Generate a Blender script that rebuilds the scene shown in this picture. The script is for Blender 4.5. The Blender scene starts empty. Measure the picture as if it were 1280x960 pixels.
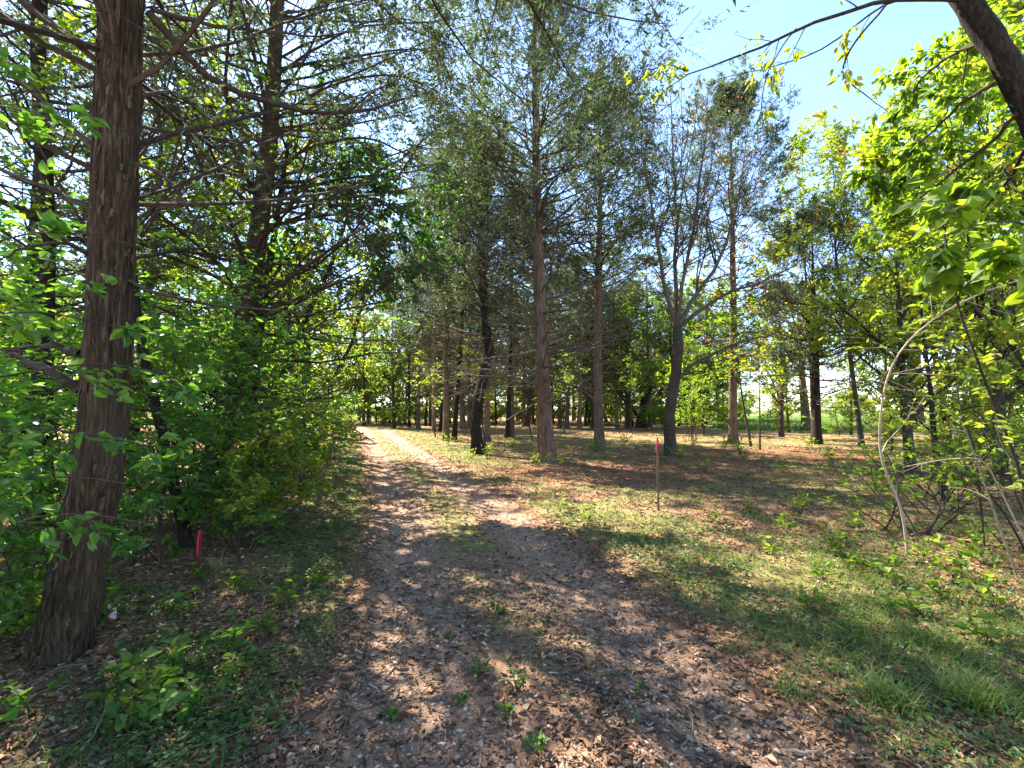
import bpy, math, random
import numpy as np
from mathutils import Vector

# ------------------------------------------------------------------ camera, world, sun, exposure
F = 580.0; CAMZ = 1.6; PITCH = math.atan(32.0 / F)
SUN_AZ = math.radians(-42); SUN_EL = math.radians(51)
scene = bpy.context.scene
C = scene.collection
cd = bpy.data.cameras.new("camera"); cam = bpy.data.objects.new("camera", cd); C.objects.link(cam)
cam.location = (0, 0, CAMZ); cam.rotation_euler = (math.pi / 2 + PITCH, 0, 0)
cd.sensor_width = 36; cd.lens = F / 1280 * 36; cd.clip_start = 0.02; cd.clip_end = 3000
scene.camera = cam
world = bpy.data.worlds.new("World"); scene.world = world; world.use_nodes = True
wn = world.node_tree; bg = wn.nodes['Background']
sky = wn.nodes.new('ShaderNodeTexSky'); sky.sky_type = 'NISHITA'; sky.sun_disc = False
sky.sun_elevation = SUN_EL; sky.sun_rotation = SUN_AZ; sky.air_density = 0.9; sky.dust_density = 0.15; sky.ozone_density = 2.2
wn.links.new(sky.outputs[0], bg.inputs[0]); bg.inputs[1].default_value = 0.10
sl = bpy.data.lights.new("sun", 'SUN'); so = bpy.data.objects.new("sun", sl); C.objects.link(so)
sl.energy = 5.0; sl.angle = math.radians(0.53); sl.color = (1.0, 0.90, 0.76)
sdir = Vector((math.sin(SUN_AZ) * math.cos(SUN_EL), math.cos(SUN_AZ) * math.cos(SUN_EL), math.sin(SUN_EL)))
so.rotation_euler = sdir.to_track_quat('Z', 'Y').to_euler()
vs = scene.view_settings; vs.view_transform = 'Standard'; vs.look = 'None'; vs.gamma = 1; vs.exposure = 2.55
scene.render.engine = 'CYCLES'
cy = scene.cycles; cy.max_bounces = 6; cy.diffuse_bounces = 3; cy.transmission_bounces = 4; cy.glossy_bounces = 1

# ------------------------------------------------------------------ numeric helpers
UP = np.array([0, 0, 1.0])
def nz(v): return v / np.maximum(np.linalg.norm(v, axis=-1, keepdims=True), 1e-9)
_tb = np.random.RandomState(7).rand(65536)
def vnoise(x, y, z=0.0):
    x, y, z = np.broadcast_arrays(np.asarray(x, float), y, z)
    ix, iy, iz = (np.floor(a).astype(np.int64) for a in (x, y, z))
    fx, fy, fz = x - ix, y - iy, z - iz
    fx, fy, fz = (f * f * (3 - 2 * f) for f in (fx, fy, fz))
    h = lambda a, b, c: _tb[((a * 73856093) ^ (b * 19349663) ^ (c * 83492791)) & 65535]
    r = 0
    for dx in (0, 1):
        for dy in (0, 1):
            for dz in (0, 1):
                r = r + h(ix + dx, iy + dy, iz + dz) * (fx if dx else 1 - fx) * (fy if dy else 1 - fy) * (fz if dz else 1 - fz)
    return r
def fbm(x, y, z=0.0, o=4):
    s = 0; a = .5; t = 0
    for k in range(o):
        s = s + a * vnoise(x * 2 ** k + 17 * k, y * 2 ** k + 5 * k, z * 2 ** k); t += a; a *= .5
    return s / t
def sstep(a, b, x):
    t = np.clip((x - a) / (b - a), 0, 1); return t * t * (3 - 2 * t)
def at(px, py, Y):                       # point of the world seen at a pixel, at distance Y
    a = (px - 640) / F; b = (480 - py) / F
    y = math.cos(PITCH) - b * math.sin(PITCH); z = math.sin(PITCH) + b * math.cos(PITCH)
    return np.array([a * Y / y, Y, CAMZ + z * Y / y])
def gp(px, py):
    a = (px - 640) / F; b = (480 - py) / F
    y = math.cos(PITCH) - b * math.sin(PITCH); z = math.sin(PITCH) + b * math.cos(PITCH)
    k = CAMZ / -z
    return np.array([a * k, y * k, 0.0])

# the track's centre line (x for each y) and the lie of the land
TY = np.array([-6, -2, 0, 2, 3, 5, 7.5, 10.5, 14, 19.3, 28, 36, 50, 80, 200])
TX = np.array([.6, .5, .42, .28, .16, -.33, -1.05, -2.0, -3.15, -5.0, -7.9, -10.8, -17, -32, -100])
def tdx(x, y):
    c = np.interp(y, TY, TX); return (x - c) * 0.96
def gz(x, y):
    x = np.asarray(x, float); y = np.asarray(y, float)
    d = tdx(x, y); a = np.abs(d)
    rut = -0.045 * np.exp(-((a - 0.72) / 0.28) ** 2) * (y < 60)
    z = 0.10 * (fbm(x * .25 + 3, y * .25 + 9, 0, 3) - .5) + 0.03 * (fbm(x * 2, y * 2, 1, 3) - .5) + rut
    z = z + 0.10 * sstep(1.2, 3.5, -d) * (fbm(x * .5, y * .5, 4, 2))
    return z * sstep(400, 60, np.hypot(x, y))
def gz1(x, y): return float(gz(np.array([x]), np.array([y]))[0])

# ------------------------------------------------------------------ mesh builder (quads only)
class Geo:
    def __init__(s): s.v = []; s.f = []; s.r = []; s.n = 0
    def add(s, v, f, r=None):
        v = np.asarray(v, float).reshape(-1, 3); f = np.asarray(f, np.int64).reshape(-1, 4)
        s.v.append(v); s.f.append(f + s.n); s.n += len(v)
        s.r.append(np.zeros(len(v)) if r is None else np.asarray(r, float).reshape(-1))
    def mesh(s, name, mat, smooth=False):
        v = np.concatenate(s.v); f = np.concatenate(s.f); r = np.concatenate(s.r)
        m = bpy.data.meshes.new(name)
        m.vertices.add(len(v)); m.vertices.foreach_set('co', v.astype(np.float32).ravel())
        m.loops.add(f.size); m.loops.foreach_set('vertex_index', f.astype(np.int32).ravel())
        m.polygons.add(len(f)); m.polygons.foreach_set('loop_start', np.arange(0, f.size, 4, dtype=np.int32))
        m.polygons.foreach_set('use_smooth', np.full(len(f), smooth))
        a = m.attributes.new('rnd', 'FLOAT', 'POINT'); a.data.foreach_set('value', r.astype(np.float32))
        m.materials.append(mat); m.update(calc_edges=True)
        return m
def link(name, mesh, parent=None):
    o = bpy.data.objects.new(name, mesh); C.objects.link(o)
    if parent is not None: o.parent = parent
    return o
def tag(o, label=None, cat=None, group=None, kind=None):
    if label: o['label'] = label
    if cat: o['category'] = cat
    if group: o['group'] = group
    if kind: o['kind'] = kind
    return o
def empty(name, loc, label, cat, group=None, rz=0, sc=(1, 1, 1)):
    o = bpy.data.objects.new(name, None); C.objects.link(o)
    o.location = loc; o.rotation_euler = (0, 0, rz); o.scale = sc; o.empty_display_size = .2
    return tag(o, label, cat, group)

def tubes(g, P, R, sides=5, rnd=None):          # P (K,N,3)  R (K,N)
    K, N, _ = P.shape
    if K == 0: return
    T = nz(np.gradient(P, axis=1))
    ref = np.where(np.abs(T[:, :1, 2:]) > .9, np.array([1., 0, 0]), UP)
    U = nz(np.cross(T, np.broadcast_to(ref, T.shape))); V = np.cross(T, U)
    th = np.arange(sides) * 2 * math.pi / sides
    ring = P[:, :, None] + R[:, :, None, None] * (U[:, :, None] * np.cos(th)[:, None] + V[:, :, None] * np.sin(th)[:, None])
    idx = np.arange(K * N * sides).reshape(K, N, sides); j2 = np.roll(idx, -1, axis=2)
    f = np.stack([idx[:, :-1], j2[:, :-1], j2[:, 1:], idx[:, 1:]], -1)
    rr = np.broadcast_to((rnd if rnd is not None else np.random.rand(K))[:, None, None], (K, N, sides))
    g.add(ring, f, rr)

def leaves(g, pos, ax, nr, L, W, rnd=None, simple=False, fold=.18, curl=.15):
    M = len(pos)
    if M == 0: return
    ax = nz(ax); nr = nz(nr - ax * np.sum(ax * nr, -1, keepdims=True)); sd = np.cross(ax, nr)
    L = np.broadcast_to(L, (M,))[:, None]; W = np.broadcast_to(W, (M,))[:, None]
    rnd = np.random.rand(M) if rnd is None else rnd
    if simple:
        v = np.stack([pos, pos + ax * .45 * L + sd * .5 * W, pos + ax * L, pos + ax * .45 * L - sd * .5 * W], 1)
        f = np.arange(M * 4).reshape(M, 4); g.add(v, f, np.repeat(rnd, 4)); return
    a1 = pos + ax * .32 * L + nr * W * fold; a2 = pos + ax * .7 * L + nr * (W * fold * .7 - L * curl * .4)
    v = np.stack([pos, a1 + sd * .5 * W, a2 + sd * .36 * W, pos + ax * L - nr * L * curl, a2 - sd * .36 * W, a1 - sd * .5 * W], 1)
    b = np.arange(M)[:, None] * 6
    f = np.concatenate([b + np.array([0, 1, 2, 3]), b + np.array([0, 3, 4, 5])], 0)
    g.add(v, f, np.repeat(rnd, 6))

def resample(P, n):
    P = np.asarray(P, float); d = np.r_[0, np.cumsum(np.linalg.norm(np.diff(P, axis=0), axis=1))]
    t = np.linspace(0, d[-1], n)
    out = np.stack([np.interp(t, d, P[:, k]) for k in range(3)], 1)
    for _ in range(2): out[1:-1] = .25 * out[:-2] + .5 * out[1:-1] + .25 * out[2:]
    return out

def grow(rng, P, R, n, t0=.2, t1=1., ang=(40, 70), lr=(.3, .6), taper=.5, N=5, trop=0., wander=.12, rr=.5, flat=0., minr=.002, Lp=None):
    """n children on every polyline of P."""
    K, Np, _ = P.shape
    k = np.repeat(np.arange(K), n); M = len(k)
    t = t0 + (t1 - t0) * rng.rand(M); u = t * (Np - 1); i = np.minimum(u.astype(int), Np - 2); w = (u - i)[:, None]
    s = P[k, i] * (1 - w) + P[k, i + 1] * w; T = nz(P[k, i + 1] - P[k, i]); r0 = R[k, i] * (1 - w[:, 0]) + R[k, i + 1] * w[:, 0]
    plen = np.linalg.norm(np.diff(P, axis=1), axis=2).sum(1)[k] if Lp is None else Lp[k]
    rnd = rng.normal(size=(M, 3)); rnd[:, 2] *= (1 - flat)
    pr = nz(np.cross(T, rnd)) if flat == 0 else nz(rnd - T * np.sum(rnd * T, -1, keepdims=True))
    a = np.radians(ang[0] + (ang[1] - ang[0]) * rng.rand(M))[:, None]
    d = nz(T * np.cos(a) + pr * np.sin(a))
    L = plen * (lr[0] + (lr[1] - lr[0]) * rng.rand(M)) * (1 - taper * t)
    return shoot(rng, s, d, L, np.maximum(r0 * rr, minr), N, trop, wander, minr)
def shoot(rng, s, d, L, r, N=5, trop=0., wander=.12, minr=.002):
    M = len(s); Q = np.zeros((M, N, 3)); Q[:, 0] = s; L = np.broadcast_to(L, (M,)); r = np.broadcast_to(r, (M,))
    trop = np.broadcast_to(trop, (M,))[:, None]
    for j in range(1, N):
        d = nz(d + trop * UP / (N - 1) + rng.normal(size=(M, 3)) * wander)
        Q[:, j] = Q[:, j - 1] + d * (L / (N - 1))[:, None]
    RR = np.maximum(r[:, None] * np.linspace(1, .25, N)[None], minr * .7)
    return Q, RR
def keep(m, P, R): return P[m], R[m]
def twigleaves(rng, g, P, m, L, W, t0=.15, spread=1., up=.6, droop=.2, simple=False, jit=0., asp=.25, t1=1.):
    K, Np, _ = P.shape
    if K == 0: return
    k = np.repeat(np.arange(K), m); M = len(k)
    t = t0 + (t1 - t0) * rng.rand(M); u = t * (Np - 1); i = np.minimum(u.astype(int), Np - 2); w = (u - i)[:, None]
    s = P[k, i] * (1 - w) + P[k, i + 1] * w + rng.normal(size=(M, 3)) * jit; T = nz(P[k, i + 1] - P[k, i])
    sgn = np.where(rng.rand(M) < .5, 1, -1)[:, None]
    sd = nz(np.cross(T, UP) + 1e-4) * sgn
    ax = nz(T * .7 + sd * spread + rng.normal(size=(M, 3)) * .35 - UP * droop)
    nr = UP * up + rng.normal(size=(M, 3)) * .5
    sz = (.6 + .6 * rng.rand(M))
    leaves(g, s, ax, nr, L * sz, W * sz, rng.rand(M), simple)

# ------------------------------------------------------------------ materials
def nmat(name):
    m = bpy.data.materials.new(name); m.use_nodes = True; nt = m.node_tree; nt.nodes.clear()
    return m, nt, nt.nodes, nt.links, nt.nodes.new('ShaderNodeOutputMaterial')
def ramp(nd, cols):
    r = nd.new('ShaderNodeValToRGB'); e = r.color_ramp.elements
    while len(e) < len(cols): e.new(.5)
    for k, (p, c) in enumerate(cols): e[k].position = p; e[k].color = (*c, 1)
    return r
def leaf_mat(name, cols, tcol, tr=.45, clump=.7, rough=.5, spec=.35):
    m, nt, nd, lk, out = nmat(name)
    a = nd.new('ShaderNodeAttribute'); a.attribute_name = 'rnd'
    g = nd.new('ShaderNodeNewGeometry'); no = nd.new('ShaderNodeTexNoise'); no.inputs['Scale'].default_value = clump
    lk.new(g.outputs['Position'], no.inputs['Vector'])
    mx = nd.new('ShaderNodeMath'); mx.operation = 'MULTIPLY_ADD'; mx.inputs[1].default_value = .5
    sc = nd.new('ShaderNodeMath'); sc.operation = 'MULTIPLY'; sc.inputs[1].default_value = .5
    lk.new(no.outputs[0], sc.inputs[0]); lk.new(a.outputs['Fac'], mx.inputs[0]); lk.new(sc.outputs[0], mx.inputs[2])
    n3 = nd.new('ShaderNodeTexNoise'); n3.inputs['Scale'].default_value = 45; n3.inputs['Detail'].default_value = 3; lk.new(g.outputs['Position'], n3.inputs['Vector'])
    m3 = nd.new('ShaderNodeMath'); m3.operation = 'MULTIPLY_ADD'; m3.inputs[1].default_value = .35; lk.new(n3.outputs[0], m3.inputs[0])
    m4 = nd.new('ShaderNodeMath'); m4.operation = 'SUBTRACT'; m4.inputs[1].default_value = .175; lk.new(mx.outputs[0], m4.inputs[0]); lk.new(m4.outputs[0], m3.inputs[2])
    r = ramp(nd, cols); lk.new(m3.outputs[0], r.inputs[0])
    p = nd.new('ShaderNodeBsdfPrincipled'); p.inputs['Roughness'].default_value = rough
    p.inputs['Specular IOR Level'].default_value = spec; lk.new(r.outputs[0], p.inputs['Base Color'])
    t = nd.new('ShaderNodeBsdfTranslucent'); mc = nd.new('ShaderNodeMix'); mc.data_type = 'RGBA'; mc.blend_type = 'MULTIPLY'
    mc.inputs['Factor'].default_value = 1; lk.new(r.outputs[0], mc.inputs[6]); mc.inputs[7].default_value = (*tcol, 1)
    lk.new(mc.outputs[2], t.inputs[0])
    ms = nd.new('ShaderNodeMixShader'); ms.inputs[0].default_value = tr
    lk.new(p.outputs[0], ms.inputs[1]); lk.new(t.outputs[0], ms.inputs[2]); lk.new(ms.outputs[0], out.inputs[0])
    return m
def bark_mat(name, dark, mid, light, hs=14, vs_=1.6, bump=.6, patch=None):
    m, nt, nd, lk, out = nmat(name)
    tc = nd.new('ShaderNodeTexCoord'); mp = nd.new('ShaderNodeMapping'); mp.inputs['Scale'].default_value = (hs, hs, vs_)
    lk.new(tc.outputs['Object'], mp.inputs[0])
    n1 = nd.new('ShaderNodeTexNoise'); n1.inputs['Scale'].default_value = 1; n1.inputs['Detail'].default_value = 6
    n1.inputs['Roughness'].default_value = .65; n1.inputs['Distortion'].default_value = .4
    lk.new(mp.outputs[0], n1.inputs['Vector'])
    at_ = nd.new('ShaderNodeAttribute'); at_.attribute_name = 'rnd'; ma = nd.new('ShaderNodeMath'); ma.operation = 'MULTIPLY_ADD'; ma.inputs[1].default_value = .22
    lk.new(at_.outputs['Fac'], ma.inputs[0]); lk.new(n1.outputs[0], ma.inputs[2])
    r = ramp(nd, [(.32, dark), (.52, mid), (.72, light)]); lk.new(ma.outputs[0], r.inputs[0])
    n2 = nd.new('ShaderNodeTexNoise'); n2.inputs['Scale'].default_value = 1.7; n2.inputs['Detail'].default_value = 5
    lk.new(tc.outputs['Object'], n2.inputs['Vector'])
    r2 = ramp(nd, [(.48, (0, 0, 0)), (.62, (1, 1, 1))]); lk.new(n2.outputs[0], r2.inputs[0])
    mc = nd.new('ShaderNodeMix'); mc.data_type = 'RGBA'; mc.blend_type = 'MIX'
    f = nd.new('ShaderNodeMath'); f.operation = 'MULTIPLY'; f.inputs[1].default_value = .5
    lk.new(r2.outputs[0], f.inputs[0]); lk.new(f.outputs[0], mc.inputs['Factor'])
    lk.new(r.outputs[0], mc.inputs[6]); mc.inputs[7].default_value = (*(patch or mid), 1)
    b = nd.new('ShaderNodeBump'); b.inputs['Strength'].default_value = bump; b.inputs['Distance'].default_value = .03
    lk.new(n1.outputs[0], b.inputs['Height'])
    p = nd.new('ShaderNodeBsdfPrincipled'); p.inputs['Roughness'].default_value = .9; p.inputs['Specular IOR Level'].default_value = .15
    lk.new(mc.outputs[2], p.inputs['Base Color']); lk.new(b.outputs[0], p.inputs['Normal']); lk.new(p.outputs[0], out.inputs[0])
    return m
def plain(name, cols, rough=.8, spec=.2, scale=30):
    m, nt, nd, lk, out = nmat(name)
    a = nd.new('ShaderNodeAttribute'); a.attribute_name = 'rnd'
    tc = nd.new('ShaderNodeTexCoord'); no = nd.new('ShaderNodeTexNoise'); no.inputs['Scale'].default_value = scale
    lk.new(tc.outputs['Object'], no.inputs['Vector'])
    ad = nd.new('ShaderNodeMath'); ad.operation = 'MULTIPLY_ADD'; ad.inputs[1].default_value = .3
    sb = nd.new('ShaderNodeMath'); sb.operation = 'SUBTRACT'; sb.inputs[1].default_value = .15
    lk.new(no.outputs[0], ad.inputs[0]); lk.new(a.outputs['Fac'], sb.inputs[0]); lk.new(sb.outputs[0], ad.inputs[2])
    r = ramp(nd, cols); lk.new(ad.outputs[0], r.inputs[0])
    p = nd.new('ShaderNodeBsdfPrincipled'); p.inputs['Roughness'].default_value = rough; p.inputs['Specular IOR Level'].default_value = spec
    lk.new(r.outputs[0], p.inputs['Base Color']); lk.new(p.outputs[0], out.inputs[0])
    return m

G1, G2, G3 = (.045, .09, .02), (.08, .15, .028), (.14, .20, .035)
M = {}
M['cedar_leaf'] = leaf_mat('cedar_foliage', [(.1, (.035, .055, .032)), (.5, (.062, .088, .046)), (.9, (.135, .15, .058))], (1.4, 1.5, .85), .42, .9, .6)
M['dark_leaf'] = leaf_mat('dark_leaves', [(.1, (.03, .07, .02)), (.5, (.05, .11, .025)), (.9, (.09, .15, .03))], (1.6, 2.2, .7), .45)
M['green_leaf'] = leaf_mat('green_leaves', [(.1, G1), (.5, G2), (.85, G3)], (3.0, 2.65, .5), .6)
M['shade_leaf'] = leaf_mat('understory_leaves', [(.1, (.045, .11, .04)), (.5, (.075, .165, .045)), (.9, (.15, .24, .045))], (2.6, 2.7, .5), .55, 1.5, .42, .5)
M['yellow_leaf'] = leaf_mat('yellowing_and_sunlit_leaves', [(.15, (.09, .16, .025)), (.45, (.15, .21, .03)), (.7, (.24, .25, .04)), (.95, (.36, .25, .05))], (2.1, 2.1, .6), .55)
M['orange_leaf'] = leaf_mat('orange_leaves', [(.2, (.35, .10, .03)), (.6, (.42, .18, .04)), (.9, (.35, .28, .06))], (1.5, 1.3, .8), .5)
M['cedar_bark'] = bark_mat('cedar_bark', (.055, .035, .025), (.15, .098, .072), (.30, .21, .155), 22, 2.2, 1., (.21, .145, .11))
M['big_bark'] = bark_mat('shaggy_bark', (.015, .010, .006), (.065, .043, .027), (.18, .125, .08), 55, 7, 1., (.10, .075, .05))
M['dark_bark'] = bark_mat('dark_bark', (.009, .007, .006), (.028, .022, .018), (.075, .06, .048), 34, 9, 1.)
M['grey_bark'] = bark_mat('grey_bark', (.02, .016, .013), (.07, .055, .044), (.16, .13, .105), 34, 10, 1., (.11, .085, .06))
M['twig'] = bark_mat('twig_bark', (.016, .012, .010), (.038, .029, .023), (.08, .062, .05), 30, 30, .2)
M['dead_twig'] = bark_mat('dead_twig_bark', (.03, .024, .02), (.085, .068, .055), (.17, .14, .115), 30, 30, .2)
M['pale_stem'] = bark_mat('pale_stem', (.14, .10, .075), (.26, .19, .145), (.38, .30, .24), 30, 20, .2)

# ------------------------------------------------------------------ the ground and the track
def needlemask(x, y):      # rusty needle litter under the cedars
    w = .9 * (fbm(x * .7 + 3, y * .7, 11, 3) - .5)
    e = ((x - 3.2) / 4.6) ** 2 + ((y - 12.3) / 2.6) ** 2; e2 = ((x - 9) / 5.5) ** 2 + ((y - 17) / 3.2) ** 2
    return sstep(1.25, .45, np.minimum(e, e2) + w) * sstep(1.0, 1.8, tdx(x, y))
def greenmask(x, y):
    d = tdx(x, y); n = fbm(x * .9 + 40, y * .9, 2, 4); n2 = fbm(x * .3, y * .3 + 20, 3, 3)
    side = sstep(1.15, 1.6, d) * (1 - sstep(2.6, 4.5, d) * .5) + sstep(-1.1, -1.4, d) * (1 - sstep(-1.9, -2.9, d) * .75) * .9
    mid = .9 * np.exp(-(d / .32) ** 2) * sstep(2.2, 5, y)
    near = sstep(3.2, 1.8, y) * sstep(1.4, 2.2, d) * .25
    side = side * (1 - .85 * needlemask(x, y))
    g = np.clip(side + mid + near, 0, 1.2) * sstep(.37, .56, n * .65 + n2 * .35 + .035)
    return np.clip(g, 0, 1)
def fieldmask(x, y):
    return np.clip(sstep(30, 42, y * .85 + x * .30) * sstep(.36, .50, x / np.maximum(y, 1)), 0, 1)
def build_ground():
    nx, ny = 760, 760
    u = np.linspace(-1, 1, nx); v = np.linspace(-.0, 1, ny)
    ks = 7.2; xs = 700 * np.sinh(ks * u) / math.sinh(ks)
    vv = np.linspace(-.55, 1, ny); ys = 1200 * np.sinh(ks * vv) / math.sinh(ks) + 1.5
    X, Y = np.meshgrid(xs, ys); Z = gz(X, Y)
    d = tdx(X, Y); wob = .28 * (fbm(X * 1.3, Y * 1.3, 5, 4) - .5)
    tr = sstep(1.22, .98, np.abs(d) + wob) * sstep(48, 38, Y)
    gm = greenmask(X, Y); fm = fieldmask(X, Y)
    rut = np.exp(-((np.abs(d) - .72) / .34) ** 2) * sstep(48, 38, Y)
    idx = np.arange(nx * ny).reshape(ny, nx)
    F4 = np.stack([idx[:-1, :-1], idx[:-1, 1:], idx[1:, 1:], idx[1:, :-1]], -1).reshape(-1, 4)
    on = (tr.ravel()[F4].mean(1) > .5)
    V = np.stack([X, Y, Z], -1).reshape(-1, 3)
    m, nt, nd, lk, out = nmat('forest_floor')
    def at_(n):
        a = nd.new('ShaderNodeAttribute'); a.attribute_name = n; return a.outputs['Fac']
    geo = nd.new('ShaderNodeNewGeometry')
    def noise(s, det=6, ro=.6, dist=0):
        n = nd.new('ShaderNodeTexNoise'); n.inputs['Scale'].default_value = s; n.inputs['Detail'].default_value = det
        n.inputs['Roughness'].default_value = ro; n.inputs['Distortion'].default_value = dist
        lk.new(geo.outputs['Position'], n.inputs['Vector']); return n.outputs[0]
    def mix(f, a, b):
        x = nd.new('ShaderNodeMix'); x.data_type = 'RGBA'; lk.new(f, x.inputs['Factor']); lk.new(a, x.inputs[6]); lk.new(b, x.inputs[7]); return x.outputs[2]
    def R(s, cols): r = ramp(nd, cols); lk.new(s, r.inputs[0]); return r.outputs[0]
    litter = R(noise(38, 8, .75), [(.28, (.06, .034, .020)), (.45, (.18, .10, .055)), (.58, (.32, .19, .105)), (.75, (.50, .34, .20))])
    red = R(noise(3.1, 5, .6), [(.35, (.13, .075, .05)), (.65, (.30, .155, .09))])
    litter = mix(R(noise(1.3, 3), [(.4, (0, 0, 0)), (.7, (.6, .6, .6))]), litter, red)
    dirt = R(noise(60, 8, .8), [(.3, (.12, .078, .052)), (.5, (.28, .185, .125)), (.64, (.43, .30, .21)), (.78, (.58, .45, .34))])
    dirt2 = R(noise(2.6, 6, .65), [(.35, (.18, .105, .07)), (.6, (.36, .215, .145))])
    dirt = mix(R(noise(1.0, 4), [(.3, (.15, .15, .15)), (.7, (.65, .65, .65))]), dirt, dirt2)
    grn = R(noise(22, 7, .75), [(.3, (.05, .075, .02)), (.5, (.13, .175, .04)), (.66, (.23, .25, .07)), (.8, (.36, .32, .14))])
    fld = R(noise(.6, 5, .6), [(.3, (.09, .13, .035)), (.7, (.16, .19, .06))])
    rust = R(noise(26, 8, .75), [(.28, (.06, .03, .018)), (.48, (.20, .095, .052)), (.62, (.34, .17, .095)), (.78, (.48, .30, .18))])
    litter = mix(at_('needles'), litter, rust)
    base = mix(at_('track'), litter, dirt)
    gf = nd.new('ShaderNodeMath'); gf.operation = 'MULTIPLY'; lk.new(at_('green'), gf.inputs[0])
    lk.new(R(noise(9, 6, .7), [(.35, (.1, .1, .1)), (.62, (1, 1, 1))]), gf.inputs[1])
    base = mix(gf.outputs[0], base, grn); base = mix(at_('field'), base, fld)
    b = nd.new('ShaderNodeBump'); b.inputs['Strength'].default_value = .9; b.inputs['Distance'].default_value = .025
    lk.new(noise(30, 8, .7), b.inputs['Height'])
    p = nd.new('ShaderNodeBsdfPrincipled'); p.inputs['Roughness'].default_value = .95; p.inputs['Specular IOR Level'].default_value = .1
    lk.new(base, p.inputs['Base Color']); lk.new(b.outputs[0], p.inputs['Normal']); lk.new(p.outputs[0], out.inputs[0])
    for name, sel in (('ground', ~on), ('dirt_track', on)):
        f = F4[sel]; used, inv = np.unique(f, return_inverse=True); g = Geo(); g.add(V[used], inv.reshape(-1, 4))
        me = g.mesh(name, m, True)
        for an, arr in (('track', np.clip(tr * (.55 + .6 * rut), 0, 1)), ('green', gm), ('field', fm), ('needles', needlemask(X, Y))):
            a = me.attributes.new(an, 'FLOAT', 'POINT'); a.data.foreach_set('value', arr.ravel()[used].astype(np.float32))
        tag(link(name, me), kind='structure')
build_ground()

# ------------------------------------------------------------------ tree builders (all local to the tree's base)
def trunk_mesh(pts, rad, sides=20, rings=60, ridge=.0, freq=5., lobes=0., seed=0, flare=.5, mat='cedar_bark', zs=1.2, fine=0.):
    rng = np.random.RandomState(seed)
    P = resample(pts, rings); s = np.linspace(0, 1, rings); r = np.interp(s, np.linspace(0, 1, len(rad)), rad)
    L = np.linalg.norm(np.diff(P, axis=0), axis=1).sum(); h = s * L
    r = r * (1 + flare * np.exp(-h / .30))
    P[0, 2] -= .12
    T = nz(np.gradient(P, axis=0)); U = nz(np.cross(T, np.array([0, 1., 0]))); V = np.cross(T, U)
    th = np.arange(sides) * 2 * math.pi / sides
    TH, H = np.meshgrid(th, h); ph = rng.rand(4) * 9
    rr = r[:, None] * (1 + lobes * (np.sin(TH * 3 + ph[0] + H * .25) * .5 + np.sin(TH * 5 + ph[1] - H * .2) * .35 + .3 * np.sin(TH * 8 + ph[2])) * (.5 + .8 * np.exp(-H / 1.2)))
    if ridge > 0:
        n = fbm(np.cos(TH) * freq + seed, np.sin(TH) * freq + 3, H * zs, 3); n = 1 - np.abs(n * 2 - 1) * 2
        n2 = vnoise(np.cos(TH) * freq * 2.6, np.sin(TH) * freq * 2.6, H * zs * 2.2)
        rr = rr + ridge * (n + .5 * n2 - .6)
        if fine: rr = rr + fine * (vnoise(np.cos(TH) * freq * 5, np.sin(TH) * freq * 5, H * zs * 1.6) + .6 * vnoise(np.cos(TH) * freq * 10, np.sin(TH) * freq * 10, H * 5) - .8)
    ring = P[:, None] + rr[..., None] * (U[:, None] * np.cos(TH)[..., None] + V[:, None] * np.sin(TH)[..., None])
    idx = np.arange(rings * sides).reshape(rings, sides); j = np.roll(idx, -1, 1)
    f = np.stack([idx[:-1], j[:-1], j[1:], idx[1:]], -1)
    g = Geo(); g.add(ring, f); m = g.mesh('trunk', M[mat], True)
    return m, P, r

def strips(tm, P, r, rng, mat, n=420):
    """peeling strips of bark hugging a trunk, joined to the trunk's own mesh"""
    g = Geo(); N = 9; L = rng.uniform(.15, .55, n); top = len(P) * .75
    i0 = rng.rand(n) ** 1.3 * top; th = rng.rand(n) * 6.28; step = np.linalg.norm(P[1] - P[0]); w = rng.uniform(.004, .011, n)
    k = np.linspace(0, 1, N)[None]; ii = np.clip(i0[:, None] + k * (L / step)[:, None], 0, len(P) - 1.01); a = ii.astype(int); f = (ii - a)[..., None]
    c = P[a] * (1 - f) + P[a + 1] * f; rr = np.interp(ii, np.arange(len(r)), r)
    T = th[:, None] + .12 * (k - .5) * rng.normal(size=(n, 1)) + .03 * np.sin(k * 9 + th[:, None] * 5)
    lift = .006 + .022 * rng.rand(n, 1) ** 3 * (np.abs(k - .5) * 2) ** 3
    for s_ in (0,):
        o = []
        for q, e in ((-1, 0), (1, 0), (1, .004), (-1, .004)):
            TT = T + q * (w[:, None] / rr) * (1 - .5 * np.abs(k - .5)); R_ = rr + lift + e
            o.append(c + np.stack([np.cos(TT) * R_, np.sin(TT) * R_, np.zeros_like(R_)], -1))
        V = np.stack(o, 2); idx = np.arange(n * N * 4).reshape(n, N, 4); j = np.roll(idx, -1, 2)
        g.add(V, np.stack([idx[:, :-1], j[:, :-1], j[:, 1:], idx[:, 1:]], -1), np.repeat(rng.rand(n), N * 4))
    v = np.zeros(len(tm.vertices) * 3, np.float32); tm.vertices.foreach_get('co', v); f4 = np.zeros(len(tm.polygons) * 4, np.int32); tm.loops.foreach_get('vertex_index', f4)
    g.add(v.reshape(-1, 3), f4.reshape(-1, 4)); bpy.data.meshes.remove(tm); return g.mesh('trunk', M[mat], True)
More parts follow.
